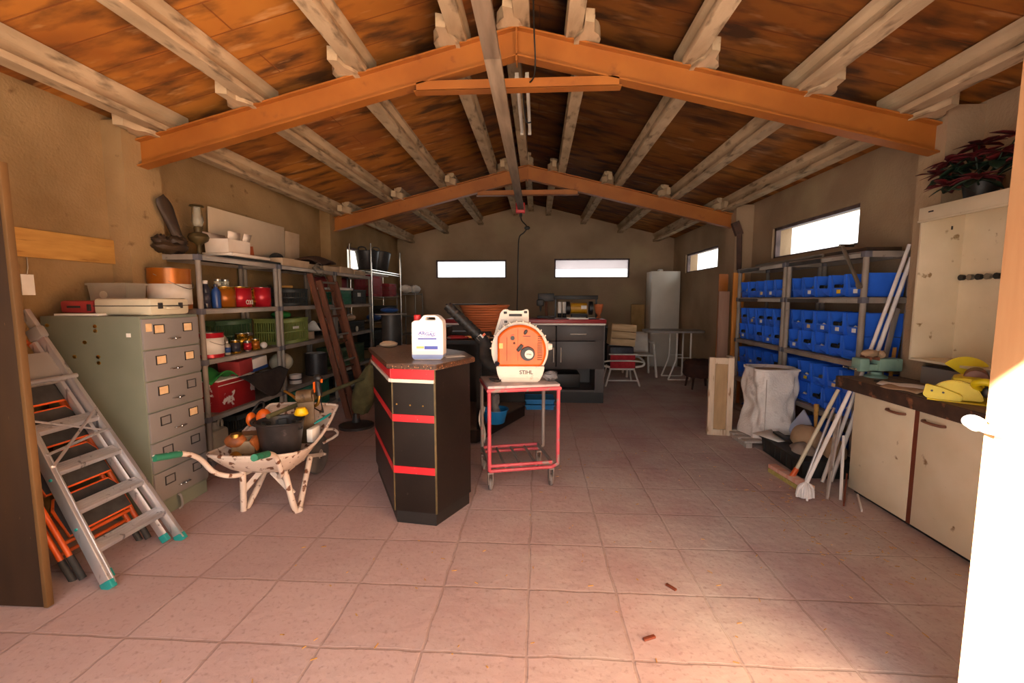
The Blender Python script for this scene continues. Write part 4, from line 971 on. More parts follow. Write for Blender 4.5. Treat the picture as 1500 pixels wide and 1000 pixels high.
def face_strip(a, b, z0, z1, t, nm, mt, sh=0.0):
    d = (b - a).normalized(); nrm = Vector((d.y, -d.x))
    q = [a + d * sh, b - d * sh, b - d * sh + nrm * t, a + d * sh + nrm * t]
    m = MB(); m.prism([tuple(v) for v in q], z0, z1); m.o(nm, mt, ks, w=1)
for a, b in ((P5, P0), (P0, P1)):
    face_strip(a, b, .985, 1.05, .012, 'red_stripe', 'red_laminate')
    face_strip(a, b, .962, .984, .022, 'chrome_trim', 'bright_trim')
    for z in (.70, .352): face_strip(a, b, z, z + .048, .006, 'red_stripe', 'red_laminate')
    for z0, z1 in ((.095, .35), (.402, .698), (.75, .96)): face_strip(a, b, z0, z1, .004, 'panel', 'counter_black', .006)
m = MB(); m.bar((P1.x, P1.y, .09), (P1.x, P1.y, 1.05), .012, .012); m.o('corner_trim', 'lamp_brass', ks, w=1)
m = MB(); m.bar((P0.x, P0.y, .09), (P0.x, P0.y, .96), .009, .009); m.o('corner_trim', 'lamp_brass', ks, w=1)
for q, z in ((.1, .815), (.42, .812), (.72, .81)):
    p_ = P0.lerp(P1, q); m = MB(); m.sph((p_.x, p_.y - .005, z), .006, u=8, v=6); m.o('screw', 'brass', ks, w=1)

# jerrycan
jc = T('jerrycan', 'white plastic jerrycan with red cap on the black bar counter', 'jerrycan', (-.745, 3.0, 1.087), .05)
out = [(-.1, .012), (-.088, 0), (.088, 0), (.1, .012), (.107, .04), (.107, .235), (.103, .262), (.075, .292), (.055, .302), (-.022, .302), (-.052, .268), (-.085, .266), (-.105, .25), (-.107, .04)]
m = MB()
hole = [(-.008, .268), (.052, .268), (.058, .274), (.054, .288), (-.004, .288), (-.012, .28)]
def ring_verts(P_, y): return [m.b.verts.new((x, y, z)) for x, z in P_]
A0, A1 = ring_verts(out, -.066), ring_verts(out, .066)
H0, H1 = ring_verts(hole, -.066), ring_verts(hole, .066)
def cap_faces(Av, Hv):
    es = []
    for L_ in (Av, Hv):
        for k in range(len(L_)): es.append(m.b.edges.new((L_[k], L_[(k + 1) % len(L_)])))
    bmesh.ops.triangle_fill(m.b, edges=es, use_beauty=True)
cap_faces(A0, H0); cap_faces(A1, H1)
for L0, L1 in ((A0, A1), (H0, H1)):
    for k in range(len(L0)): m.b.faces.new((L0[k], L0[(k + 1) % len(L0)], L1[(k + 1) % len(L0)], L1[k]))
m.o('can_body', 'jerry_plastic', jc, bev=.012, ang=50)
m = MB(); m.prism([(-.094, .006), (.094, .006), (.104, .022), (.1055, .036), (-.1055, .036), (-.104, .022)], -.0675, .0675, MXZ); m.o('liquid', 'liquid_blue', jc, label='blue liquid showing through the bottom')
m = MB(); m.lathe([(.024, .262), (.024, .298), (.02, .302), (0, .302)], c=(-.078, 0, 0), n=22); m.o('cap', 'red_box', jc)
lb = MB().box(.002, -.0672, .135, .15, .001, .15).o('label_sheet', 'label_lilac', jc)
m = MB(); m.text('ARGAS', .03, Matrix.Translation((-.003, -.0676, .175)) @ rotm(PI / 2, .12, 0) @ Matrix.Scale(1.15, 4, (1, 0, 0)), .0006); m.o('lettering', 'label_blue', lb)
MB().box(0, -.068, .143, .125, .0008, .009).o('label_band', 'label_blue', lb)
MB().box(.025, -.068, .083, .09, .0008, .022).o('label_band', 'label_blue', lb); MB().box(-.048, -.068, .085, .05, .0008, .014).o('label_band', 'label_green', lb)
m = MB(); m.tube([(-.06 + .06 * math.cos(a) + .058, -.068, .175 + .02 * math.sin(a)) for a in [i * PI / 10 for i in range(20)]], .0012, 6, closed=True); m.o('logo_ring', 'label_blue', lb)
S(MB().box(-.60, 3.13, 1.0885, .14, .1, .002, rz=.5), 'paper_sheet', 'white paper lying beside the jerrycan on the bar counter', 'paper', 'paper')

# trolley
tr = T('trolley', 'red tubular metal trolley with grey top carrying the orange blower', 'trolley', (-.157, 3.60, 0), .25)
a, b = .285, .235
m = MB(); m.b2(-a, a, -b, b, .80, .835, .004); m.o('top', 'cart_top', tr)
m = MB(); m.tube([(-a, -b, .80), (a, -b, .80), (a, b, .80), (-a, b, .80)], .016, 8, closed=True); m.o('top_frame', 'cart_red', tr)
for sx, sy in ((-1, -1), (1, -1), (1, 1), (-1, 1)):
    m = MB()
    xo = a - .01; xi = a - .06 if sx > 0 else a - .01
    m.tube([(sx * xo, sy * (b - .01), .80), (sx * xo, sy * (b - .01), .24), (sx * xo, sy * (b - .01), .19), (sx * (xi - .0), sy * (b - .01), .165)], .0155, 10); m.o('leg', 'cart_red' if sy < 0 else 'cart_grey', tr)
    cs = MB(); cx, cy = sx * (a - .06 if sx > 0 else a - .02), sy * (b - .03)
    cs.b2(cx - .02, cx - .014, cy - .02, cy + .02, .05, .15); cs.b2(cx + .014, cx + .02, cy - .02, cy + .02, .05, .15); cs.b2(cx - .022, cx + .022, cy - .022, cy + .022, .14, .155)
    c_ = cs.o('caster_fork', 'cart_grey', tr)
    m = MB(); m.lathe([(0, -.012), (.045, -.012), (.05, 0), (.045, .012), (0, .012)], n=20, M=Matrix.Translation((cx, cy + .012, .05)) @ rotm(0, PI / 2, 0)); m.o('wheel', 'cart_grey', c_)
x0, x1 = -a + .01, a - .06
for yy in (-b + .01, b - .01):
    for zz in (.165, .205):
        m = MB(); m.tube([(x0, yy, zz), (x1, yy, zz)], .014, 8); m.o('rail', 'cart_red', tr)
for xx in (x0, x1):
    m = MB(); m.tube([(xx, -b + .01, .205), (xx, b - .01, .205)], .013, 8); m.o('rail', 'cart_grey', tr)
for k in range(3):
    xx = x0 + (x1 - x0) * (k + 1) / 4
    m = MB(); m.tube([(xx, -b + .01, .195), (xx, b - .01, .195)], .011, 8); m.o('slat', 'cart_grey', tr)

# leaf blower
bl = T('leaf_blower', 'orange and white backpack leaf blower standing on the red trolley', 'leaf blower', (-.145, 3.58, .8362), .05)
def arc_poly(R, zc, zb, n=40, flat=0, k=1):
    p = []
    a0 = math.asin(max(-1, min(1, (zb - zc) / R)))
    for i in range(n + 1):
        t = a0 + (PI - 2 * a0) * i / n
        p.append((R * k * math.cos(t), zc + R * math.sin(t)))
    return p
m = MB(); m.prism(arc_poly(.232, .247, .1), -.02, .05, MXZ); m.prism(arc_poly(.215, .247, .1), .05, .14, MXZ)
for k in range(14):
    t = PI * .02 + PI * .96 * k / 13
    m.box(.234 * math.cos(t), .0, .247 + .234 * math.sin(t), .02, .06, .012, ry=-t)
m.o('fan_housing', 'off_white', bl, bev=.006)
m = MB(); m.prism([(-.19, .122), (-.18, .06), (-.155, .0), (.155, .0), (.185, .06), (.2, .122)], -.075, .14, MXZ, bev=.008); tk = m.o('tank', 'off_white', bl)
m = MB(); m.prism([(-.15, -.001), (-.15, .03), (.15, .03), (.15, -.001)], -.09, .15, MXZ, bev=.006); m.o('foot', 'off_white', bl)
m = MB(); pl = [(max(x, -.178), z) for x, z in arc_poly(.209, .247, .124)]; m.prism(pl, -.085, -.02, MXZ); m.o('cover', 'orange_plastic', bl, bev=.018)
m = MB(); m.b2(-.0165, -.0145, -.0868, -.084, .17, .42); m.o('cover_seam', 'old_wood_red', bl)
m = MB(); m.b2(-.105, -.102, -.0868, -.084, .17, .36); m.o('cover_seam', 'old_wood_red', bl)
m = MB(); m.cyl((.062, -.085, .228), (.062, -.115, .228), .058, .054, n=28); st_ = m.o('starter', 'black_plastic', bl)
m = MB(); m.cyl((.072, -.115, .226), (.072, -.119, .226), .034, n=24); sc = m.o('starter_badge', 'off_white', st_)
m = MB(); m.text('STIHL', .016, Matrix.Translation((.072, -.1195, .226)) @ rotm(PI / 2, 0, 0), .0006); m.o('lettering', 'dark_metal', st_)
m = MB(); m.bar((-.02, -.095, .25), (.02, -.095, .30), .026, .02, up=(0, 1, 0), bev=.006); m.bar((.0, -.095, .275), (.03, -.1, .25), .012, .016, up=(0, 1, 0)); m.o('pull_handle', 'black_plastic', bl)
m = MB(); m.sph((.045, -.086, .40), .014, .006, .022, rot=rotm(0, .5, 0)); m.o('vent_plug', 'black_plastic', bl)
m = MB(); m.cyl((-.058, -.084, .352), (-.058, -.095, .352), .017, n=16); m.o('choke_knob', 'black_plastic', bl)
m = MB(); m.cyl((-.045, -.084, .312), (-.045, -.092, .312), .009, n=14); m.o('primer', 'old_wood_red', bl)
m = MB(); m.bar((-.068, -.087, .376), (-.045, -.087, .381), .006, .004); m.o('marking', 'red_box', bl)
m = MB(); m.box(.055, -.086, .368, .06, .001, .006); m.o('marking', 'dark_metal', bl)
for k in range(13):
    m = MB(); m.box(.158, -.0855 + .0, .18 + k * .0155, .04 if k < 9 else .034, .004, .006, rz=.0); m.o('vent_slot', 'old_wood_red', bl)
MB().box(-.15, -.0862, .29, .03, .002, .042).o('warning_label', 'label_green', bl)
lp2 = MB().box(.05, -.0765, .068, .135, .004, .08).o('name_plate', 'off_white', tk)
m = MB(); m.text('STIHL', .042, Matrix.Translation((.05, -.0792, .076)) @ rotm(PI / 2, 0, 0) @ Matrix.Shear('XY', 4, (.2, 0)), .0008); m.o('lettering', 'dark_metal', lp2)
m = MB(); m.cyl((.225, .0, .275), (.262, .0, .275), .032, .024, n=16); m.o('filler_cap', 'off_white', bl)
m = MB(); m.cyl((-.19, -.05, .14), (-.155, -.07, .155), .02, n=14); m.o('fuel_cap', 'bottle_dark', bl)
m = MB(); m.prism([(-.225, .3), (-.215, .36), (-.16, .55), (-.13, .575), (-.09, .57), (-.06, .555), (.02, .555), (.05, .575), (.075, .57), (.08, .3)], .145, .175, MXZ, bev=.006); hp = m.o('back_plate', 'off_white', bl)
m = MB(); m.b2(-.09, .02, .138, .146, .515, .535, .004); m.o('grip_slot', 'dark_metal', hp)
for x, z in ((-.12, .545), (-.118, .47), (.05, .55)):
    m = MB(); m.box(x, .143, z, .028, .008, .02, bev=.004); m.o('slot', 'dark_metal', hp)
for k in range(4):
    m = MB(); m.bar((-.195 + k * .022, .143, .35), (-.15 + k * .012, .143, .49), .006, .008); m.o('rib', 'cart_top', hp)
m = MB(); m.tube([(.0, .1, .1), (-.2, .15, .09), (-.29, .25, .14), (-.31, .33, .26), (-.36, .34, .33)], .055, 14, smooth=6); 
for k in range(5): pass
m.o('elbow_hose', 'black_rubber', bl)
bt0, bt1 = Vector((-.34, .34, .31)), Vector((-.64, .36, .60))
m = MB(); m.cyl(bt0, bt1, .05, .043, n=20); tb_ = m.o('blow_tube', 'black_plastic', bl)
for k in range(7):
    p_ = bt0.lerp(bt1, .16 + k * .12); d_ = (bt1 - bt0).normalized() * .008
    m = MB(); m.cyl(p_ - d_, p_ + d_, .053 - .001 * k, n=20); m.o('tube_ring', 'black_rubber', tb_)
m = MB(); p_ = bt0.lerp(bt1, .08); m.box(p_.x + .02, p_.y - .05, p_.z - .01, .04, .006, .05, ry=.78); m.o('tube_label', 'off_white', tb_)
m = MB(); m.box(p_.x + .05, p_.y - .048, p_.z + .012, .02, .006, .035, ry=.78); m.o('tube_label', 'orange_plastic', tb_)
m = MB(); m.sph((.105, 3.55, .878), .06, .05, .038, u=14, v=10); m.jitter(.008, 3); S(m, 'plastic_bag', 'small crumpled dark plastic bag beside the blower on the trolley', 'bag', 'clear_film')
m = MB(); m.tube([(-.36, 3.52, .842), (-.32, 3.48, .842), (-.29, 3.51, .85), (-.34, 3.55, .85), (-.38, 3.5, .858), (-.33, 3.46, .85)], .008, 8, smooth=4); S(m, 'harness_strap', 'dark strap coiled on the trolley edge beside the blower', 'strap', 'dark_cloth')

# second black counter with open lower shelf, behind the trolley
LC = T('bar_counter', 'dark open-sided bar counter with low shelf behind the trolley', 'counter', (-.75, 4.95, 0))
LP_ = [(-1.25, 4.45), (-.62, 4.42), (-.16, 5.52), (-.35, 5.72), (-1.25, 5.72)]
m = MB(); m.prism(LP_, .02, .15); m.o('base_shelf', 'counter_black', LC, w=1)
m = MB(); m.prism(offset_poly(LP_, -.02), .1502, .153); m.o('shelf_surface', 'counter_top', LC, w=1)
MB().b2(-1.25, -1.21, 4.45, 5.72, .153, 1.04).o('side_panel', 'counter_black', LC, w=1)
MB().b2(-1.21, -.17, 5.68, 5.72, .153, 1.04).o('back_panel', 'counter_black', LC, w=1)
m = MB(); m.bar((-.60, 4.47, .153), (-.60, 4.47, 1.04), .05, .05); m.o('corner_post', 'counter_black', LC, w=1)
m = MB(); m.prism([(-1.27, 4.42), (-.5, 4.40), (-.42, 4.6), (-.30, 5.74), (-1.27, 5.74)], 1.04, 1.08); m.o('top', 'counter_black', LC, w=1)
bb = T('basin', 'bright blue plastic basin on the low shelf behind the trolley', 'basin', (-.46, 4.72, .155))
m = MB(); m.lathe([(0, 0), (.1, 0), (.105, .006), (.138, .14), (.152, .146), (.15, .153), (.132, .146), (.1, .012), (0, .01)], n=30); m.o('basin_body', 'blue_plastic', bb)
m = MB(); m.grid(lambda u, v: Vector((-.46 + (.07 - .035 * v + .012 * math.sin(9 * v + 12 * u)) * math.cos(2 * PI * u), 4.72 + (.07 - .035 * v + .012 * math.cos(11 * v + 6 * u)) * math.sin(2 * PI * u), .17 + .30 * v)), 18, 10, wrap=True); S(m, 'plastic_bag', 'clear plastic bag standing in the blue basin', 'bag', 'clear_film')
m = MB(); m.grid(lambda u, v: Vector((-.575 + .015 * math.sin(7 * v) + .03 * u, 4.36 + .09 * u, .03 + .38 * v + .02 * math.sin(5 * u))), 6, 8); S(m, 'paper_bag', 'crumpled white bag standing against the dark counter beside the basin', 'bag', 'paper', solid=.01)
for k, z in enumerate((.0, .075)):
    bs = T('blue_tray', ('lower' if k == 0 else 'upper') + ' of two blue plastic trays stacked on the floor before the red-topped counter', 'tray', (.03, 6.06, z + .001), .03, 'stacked blue trays')
    m = MB(); m.b2(-.19, .19, -.16, .16, .0, .012, .003); tub(m, 0, 0, .0, .38, .32, .055, .01, .97); m.o('tray_body', 'blue_plastic', bs)
    m = MB(); tub(m, 0, 0, .047, .40, .34, .02, .014, 1.0); m.o('rim', 'blue_plastic', bs)
# clutter on the dark counter
ZC = 1.0805
pt = T('terracotta_pot', 'big ribbed terracotta planter on the dark counter', 'pot', (-.62, 5.15, ZC))
m = MB(); pr = [(0, 0), (.14, 0)]
for k in range(12): r = .15 + .125 * k / 11; z = .012 + .3 * k / 11; pr += [(r, z), (r + .007, z + .01), (r + .004, z + .02)]
pr += [(.29, .325), (.295, .345), (.275, .345), (.15, .02), (0, .02)]
m.lathe(pr, n=36); m.o('pot_body', 'terracotta', pt)
S(MB().lathe([(0, 0), (.3, 0), (.305, .01), (0, .012)], c=(-.78, 5.2, ZC + .3462), n=28), 'plant_saucer', 'flat dark saucer lying across the terracotta planter', 'saucer', 'dark_metal')
def pliers(x, y, z, rz, mt, name, label, cat):
    t = T(name, label, cat, (x, y, z), rz)
    for s in (-1, 1):
        m = MB(); m.tube([(-.22, .05 * s, .012), (-.1, .035 * s, .014), (0, .012 * s, .014)], .011, 8, smooth=3); m.o('handle', mt, t)
        m = MB(); m.tube([(0, .006 * s, .014), (.1, .02 * s, .014), (.26, .006 * s, .012)], .009, 8, smooth=3); m.o('blade', 'chrome', t)
pliers(-.72, 4.56, ZC, .0, 'red_crate', 'hedge_shears', 'red handled garden shears at the front of the dark counter', 'shears')
pliers(-.78, 4.7, ZC, .05, 'red_crate', 'hedge_shears', 'second red handled shears behind the first pair on the dark counter', 'shears')
S(MB().b2(-1.0, -.52, 4.83, 4.97, ZC, ZC + .05, .006), 'tool_roll', 'black tool roll lying along the dark counter behind the shears', 'roll', 'dark_cloth')
S(MB().b2(-1.22, -.95, 4.55, 4.9, ZC, ZC + .12, .01), 'battery_box', 'dark grey battery box at the end of the dark counter behind the jerrycan', 'box', 'dark_metal')
m = MB(); m.tube([(-1.1, 4.5, ZC + .01), (-1.0, 4.48, ZC + .03), (-.9, 4.5, ZC + .012), (-.97, 4.55, ZC + .012), (-1.05, 4.52, ZC + .02)], .008, 8, smooth=4); S(m, 'hose_piece', 'short curl of pale hose on the dark counter', 'hose', 'wire')

# ================================================================== BACK: charcoal counter
CC = T('workshop_counter', 'charcoal cabinet counter with a red worktop at the back', 'counter', (-.15, 6.65, 0))
cx0, cx1, cy0, cy1 = -1.3, .946, 6.31, 6.95
MB().b2(cx0, cx1, cy0 + .02, cy1, .16, .19).b2(cx0, cx1, cy1 - .02, cy1, .16, 1.12).o('carcass', 'cabinet_char', CC, w=1)
MB().b2(cx0, cx1, cy0 + .02, cy1 - .02, .5, .52).o('carcass_shelf', 'cabinet_char', CC, w=1)
MB().b2(cx0 + .02, cx1 - .0, cy0 + .03, cy1, .0, .16).o('plinth', 'dark_metal', CC, w=1)
for xx in (cx0, -.4, cx1 - .13): MB().b2(xx, xx + (.13 if xx > .5 else .03), cy0, cy1, .16, 1.12).o('side_panel', 'cabinet_char', CC, w=1)
MB().b2(cx0 - .03, cx1 + .015, cy0 - .03, cy1 + .02, 1.15, 1.205, .004).o('worktop', 'worktop_red', CC, w=1, label='red worktop')
MB().b2(cx0 - .02, cx1 + .005, cy0 - .022, cy0, 1.125, 1.149).o('trim_strip', 'bright_trim', CC, w=1)
MB().b2(cx0 - .01, cx1, cy0 - .005, cy1, 1.12, 1.1249).o('top_board', 'cabinet_char', CC, w=1)
for x0, x1 in ((-1.26, -.42), (-.36, .255), (.27, .93)):
    d = MB().b2(x0, x1, cy0 - .018, cy0, .905, 1.115, .003).o('drawer', 'cabinet_char', CC, w=1)
    xm = (x0 + x1) / 2 - .03
    m = MB(); m.tube([(xm - .11, cy0 - .018, 1.0), (xm - .11, cy0 - .045, 1.0), (xm + .11, cy0 - .045, 1.0), (xm + .11, cy0 - .018, 1.0)], .008, 8); m.o('handle', 'bright_trim', d, w=1)
    d = MB().b2(x0, x1, cy0 - .018, cy0, .50, .895, .003).o('door', 'cabinet_char', CC, w=1)
    xh = x1 - .03 if x1 < .26 else x0 + .06
    m = MB(); m.tube([(xh, cy0 - .018, .60), (xh, cy0 - .045, .60), (xh, cy0 - .045, .80), (xh, cy0 - .018, .80)], .008, 8); m.o('handle', 'bright_trim', d, w=1)
S(MB().b2(.0, .62, 6.45, 6.85, .191, .4, .015), 'equipment_case', 'black equipment case in the open niche of the charcoal counter', 'case', 'dark_metal')
ZW = 1.206
S(MB().box(.57, 6.42, ZW + .006, .28, .2, .012, rz=.1).box(.55, 6.43, ZW + .0185, .27, .2, .012, rz=-.05), 'magazine_stack', 'papers lying on the red worktop in front of the bench grinder', 'papers', 'paper')
S(MB().box(.78, 6.44, ZW + .004, .14, .16, .006, rz=.5), 'notebook', 'dark blue notebook beside the papers on the red worktop', 'notebook', 'label_dark')
dp = T('drill_press', 'black drill press on a thin column on the red worktop', 'drill', (.11, 6.75, ZW))
m = MB(); m.b2(-.12, .14, -.14, .12, 0, .03, .005); m.o('base', 'dark_metal', dp)
m = MB(); m.cyl((.02, .05, .03), (.02, .05, .36), .022, n=14); m.o('column', 'old_wood_red', dp)
m = MB(); m.b2(-.11, .13, -.12, .12, .25, .37, .012); m.b2(-.13, -.02, -.14, .02, .18, .28, .02); m.o('head', 'dark_metal', dp)
m = MB(); m.cyl((-.07, -.06, .18), (-.07, -.06, .1), .018, .01, n=12); m.o('chuck', 'dark_metal', dp)
bg_ = T('bench_grinder', 'yellow bench grinder with dark guards on the red worktop', 'grinder', (.62, 6.72, ZW))
m = MB(); m.b2(-.12, .12, -.09, .09, 0, .06, .01); m.o('base', 'dark_metal', bg_)
m = MB(); m.cyl((-.13, 0, .15), (.11, 0, .15), .08, n=22); m.o('motor', 'yellow_grease', bg_)
MB().b2(.02, .1, -.085, -.08, .14, .19).o('rating_plate', 'label_white', bg_)
for s in (-1, 1):
    m = MB(); m.cyl((s * .17 - .025, 0, .15), (s * .17 + .025, 0, .15), .1, n=24); m.o('wheel_guard', 'dark_metal', bg_)
tr_ = T('rack', 'low black rail rack standing over jars on the red worktop', 'rack', (.55, 6.86, ZW))
m = MB(); m.b2(-.3, .36, -.04, .05, .28, .34, .005); m.o('rail', 'dark_metal', tr_)
for x in (-.28, .34):
    m = MB(); m.b2(x - .012, x + .012, -.01, .03, .0, .28); m.o('leg', 'dark_metal', tr_)
for k, x in enumerate((.33, .40)):
    can(x, 6.78, ZW, .03, .24, 'steel_canister', '%s of two thin bright canisters left of the grinder' % ('first' if k == 0 else 'second'), 'label_white', 'dark_metal', (.02, .3), group='bright canisters')
S(MB().lathe([(.02, 0), (.05, .06), (.07, .17), (.065, .17), (.04, .06), (0, .05)], c=(.90, 6.66, ZW + .04), n=20).lathe([(0, 0), (.04, 0), (.02, .045)], c=(.90, 6.66, ZW), n=16), 'drinking_cup', 'rusty red cone cup at the end of the red worktop', 'cup', 'terracotta')

# chairs, table, locker
lc = T('lawn_chair', 'white tube lawn chair with red fabric, loaded with crates', 'chair', (1.455, 7.85, 0))
for s in (-1, 1):
    m = MB(); m.tube([(s * .29, -.27, .0), (s * .2, -.2, .28), (s * .2, -.18, .30)], .016, 8); m.o('leg', 'chair_white', lc)
    m = MB(); m.tube([(s * .26, .3, .0), (s * .2, .2, .30)], .016, 8); m.o('leg', 'chair_white', lc)
    m = MB(); m.tube([(s * .22, -.22, .33), (s * .34, -.25, .36), (s * .36, -.2, .43), (s * .34, .15, .46), (s * .28, .28, .44)], .018, 8, smooth=4); m.o('armrest', 'chair_white', lc)
m = MB(); m.tube([(-.2, -.2, .29), (.2, -.2, .29), (.2, .25, .29), (-.2, .25, .29)], .016, 8, closed=True); m.o('seat_frame', 'chair_white', lc)
m = MB(); m.b2(-.2, .2, -.2, .25, .294, .306); m.o('seat', 'fabric_red', lc)
m = MB(); m.b2(-.21, .21, -.235, -.222, .31, .55, .004); m.o('backrest', 'fabric_red', lc)
m = MB(); m.tube([(-.33, -.26, .42), (-.2, -.255, .44), (.2, -.255, .44), (.33, -.26, .42)], .014, 8, smooth=3); m.tube([(-.24, -.245, .55), (.24, -.245, .55)], .012, 8); m.o('crossbar', 'chair_white', lc)
m = MB(); m.tube([(-.26, -.25, .1), (.26, -.25, .1)], .012, 8); m.o('stretcher', 'chair_white', lc)
S(MB().b2(1.25, 1.66, 7.72, 8.05, .31, .665, .02), 'storage_box', 'dark blue box on the lawn chair below the wooden crate', 'box', 'label_dark')
wc = T('wooden_crate', 'slatted wooden fruit crate tilted on top of the loaded lawn chair', 'crate', (1.45, 7.85, .69), 0, rot=(.0, .07, .05))
for z in (.06, .185, .31):
    for yy in (-.16, .16):
        m = MB(); m.b2(-.21, .21, yy - .006, yy + .006, z - .055, z + .055); m.o('slat', 'crate_wood', wc)
for s in (-1, 1):
    m = MB(); m.b2(s * .205 - .008, s * .205 + .008, -.152, .152, .0, .37); m.o('end_board', 'crate_wood', wc)
m = MB(); m.b2(-.2, .2, -.15, .15, .0, .012); m.o('bottom', 'crate_wood', wc)
gc = T('garden_chair', 'white plastic garden chair half hidden behind the lawn chair', 'chair', (1.98, 8.75, 0))
m = MB(); m.b2(-.23, .23, -.22, .22, .40, .43, .01); m.o('seat', 'chair_white', gc)
m = MB(); m.grid(lambda u, v: Vector((-.23 + .46 * u, .2 + .1 * v + .06 * math.sin(PI * u), .43 + .4 * v)), 10, 6); m.o('backrest', 'chair_white', gc, solid=.01)
for sx in (-1, 1):
    m = MB(); m.bar((sx * .28, -.25, .0), (sx * .23, -.2, .62), .035, .06, bev=.008); m.o('leg', 'chair_white', gc)
    m = MB(); m.bar((sx * .26, .28, .0), (sx * .22, .22, .42), .035, .06, bev=.008); m.o('leg', 'chair_white', gc)
    m = MB(); m.tube([(sx * .22, -.22, .62), (sx * .27, -.1, .65), (sx * .26, .24, .64)], .028, 8, smooth=3); m.o('armrest', 'chair_white', gc)
tb2 = T('folding_table', 'grey folding table with tubular legs in front of the white locker', 'table', (2.52, 8.45, 0))
m = MB(); q = []
for k in range(24):
    t = 2 * PI * k / 24; q.append((math.copysign(abs(math.cos(t)) ** .5, math.cos(t)) * .54, math.copysign(abs(math.sin(t)) ** .5, math.sin(t)) * .34))
m.prism(q, .88, .915, bev=.006); m.o('tabletop', 'table_grey', tb2)
for yy in (-.22, .22):
    m = MB(); m.tube([(-.12, yy, -.0 + .012), (.27, yy, .012)], .013, 8); m.o('foot_bar', 'chair_white', tb2)
    m = MB(); m.tube([(-.12, yy, .012), (.0, yy, .33), (.02, yy, .45), (.02, yy, .88)], .016, 8, smooth=3); m.o('leg', 'chair_white', tb2)
    m = MB(); m.tube([(.27, yy, .012), (.27, yy, .88)], .016, 8); m.o('leg', 'chair_white', tb2)
    m = MB(); m.tube([(.02, yy, .42), (.27, yy, .42)], .01, 8); m.o('stretcher', 'chair_white', tb2)
lk = T('locker', 'tall white steel locker against the back wall corner', 'locker', (2.78, 10.15, 0))
MB().b2(2.47, 3.09, 9.92, 10.38, .0, 2.09, .008).o('body', 'locker_white', lk, w=1)
MB().b2(2.48, 3.08, 9.9, 9.92, .03, 2.07, .005).o('door', 'locker_white', lk, w=1)
S(MB().sph((2.7, 10.1, 2.12), .06, .06, .03).b2(2.66, 2.74, 10.05, 10.12, 2.091, 2.11), 'light_fitting', 'small pale object on top of the white locker', 'object', 'label_white')
S(MB().box(2.3, 10.40, .68, .3, .02, 1.36, rx=-.2 * .0 + -.0, bev=.002), 'plywood_sheet', 'narrow brown plywood sheet standing beside the white locker', 'plywood', 'plywood')
S(MB().b2(1.25, 1.75, 9.4, 10.2, .0, .9, .02), 'storage_chest', 'dark chest against the back wall behind the lawn chair', 'chest', 'dark_metal')
sl = T('old_stool', 'dark rust-brown upholstered stool by the wood frame', 'stool', (2.72, 7.55, 0))
m = MB(); m.lathe([(0, .2), (.24, .2), (.27, .25), (.27, .42), (.22, .47), (0, .48)], n=24); m.jitter(.006); m.o('seat', 'rust_brown', sl)
for k in range(4):
    t = PI / 4 + k * PI / 2
    m = MB(); m.cyl((.2 * math.cos(t), .2 * math.sin(t), .21), (.24 * math.cos(t), .24 * math.sin(t), 0), .02, .015, n=10); m.o('leg', 'rust_brown', sl)

# ---- far left: racks and cable reels
wr = T('wire_rack', 'tall chrome wire rack holding the black tubs near the left window', 'rack', (-3.05, 8.4, 0))
for xx in (-3.28, -2.9):
    for yy in (7.66, 9.3):
        m = MB(); m.cyl((xx, yy, 0), (xx, yy, 2.45), .014, n=10); m.o('post', 'chrome', wr, w=1)
for z in (.1, .6, 1.07, 1.53, 2.0):
    m = MB(); m.tube([(-3.28, 7.66, z), (-2.9, 7.66, z), (-2.9, 9.3, z), (-3.28, 9.3, z)], .01, 6, closed=True); m.tube([(-2.9, 7.66, z - .04), (-2.9, 9.3, z - .04)], .008, 6)
    for k in range(14): m.tube([(-3.28, 7.72 + k * .117, z + .002), (-2.9, 7.72 + k * .117, z + .002)], .005, 4)
    m.o('shelf', 'chrome', wr, w=1)
for k, (yy, rt, l) in enumerate(((7.95, 0.0, 'black flexible tub with two handles on the top of the wire rack'), (8.55, -.15, 'second black flexible tub leaning beside the first on the wire rack'))):
    t = T('flexible_tub', l, 'tub', (-3.08, yy, 2.012 + (.03 if rt else 0)), 0, rot=(rt, 0, 0))
    m = MB(); m.lathe([(0, 0), (.15, 0), (.16, .01), (.21, .33), (.22, .335), (.205, .33), (.155, .02), (0, .015)], n=28); m.o('tub_body', 'black_bucket', t)
    for s in (-1, 1):
        m = MB(); m.tube([(-.07, s * .205, .32), (-.06, s * .235, .37), (0, s * .245, .385), (.06, s * .235, .37), (.07, s * .205, .32)], .012, 8, smooth=3); m.o('handle', 'black_bucket', t)
crate(-3.25, -2.93, 7.75, 8.25, 1.545, .36, 'red_crate', 'tall red crate on the wire rack below the black tubs')
crate(-3.25, -2.93, 8.65, 9.1, 1.545, .24, 'red_crate', 'lower red crate at the far end of the wire rack')
S(MB().b2(-3.22, -2.95, 7.8, 8.7, 1.92, 1.945, .005), 'white_lath', 'white board lying under the black tubs on the wire rack', 'board', 'label_white')
S(MB().sph((-3.08, 8.2, 1.15), .13, .2, .07), 'blue_cover', 'dark blue cover on the middle shelf of the wire rack', 'cover', 'bottle_blue')
crate(-3.25, -2.93, 8.5, 9.1, 1.085, .26, 'dark_crate', 'dark crate on the middle shelf of the wire rack')
crate(-3.25, -2.93, 7.8, 8.6, .615, .3, 'dark_crate', 'dark crate on the low shelf of the wire rack')
r2 = T('metal_rack', 'small metal rack with pale bags beyond the wire rack', 'rack', (-2.85, 9.75, 0))
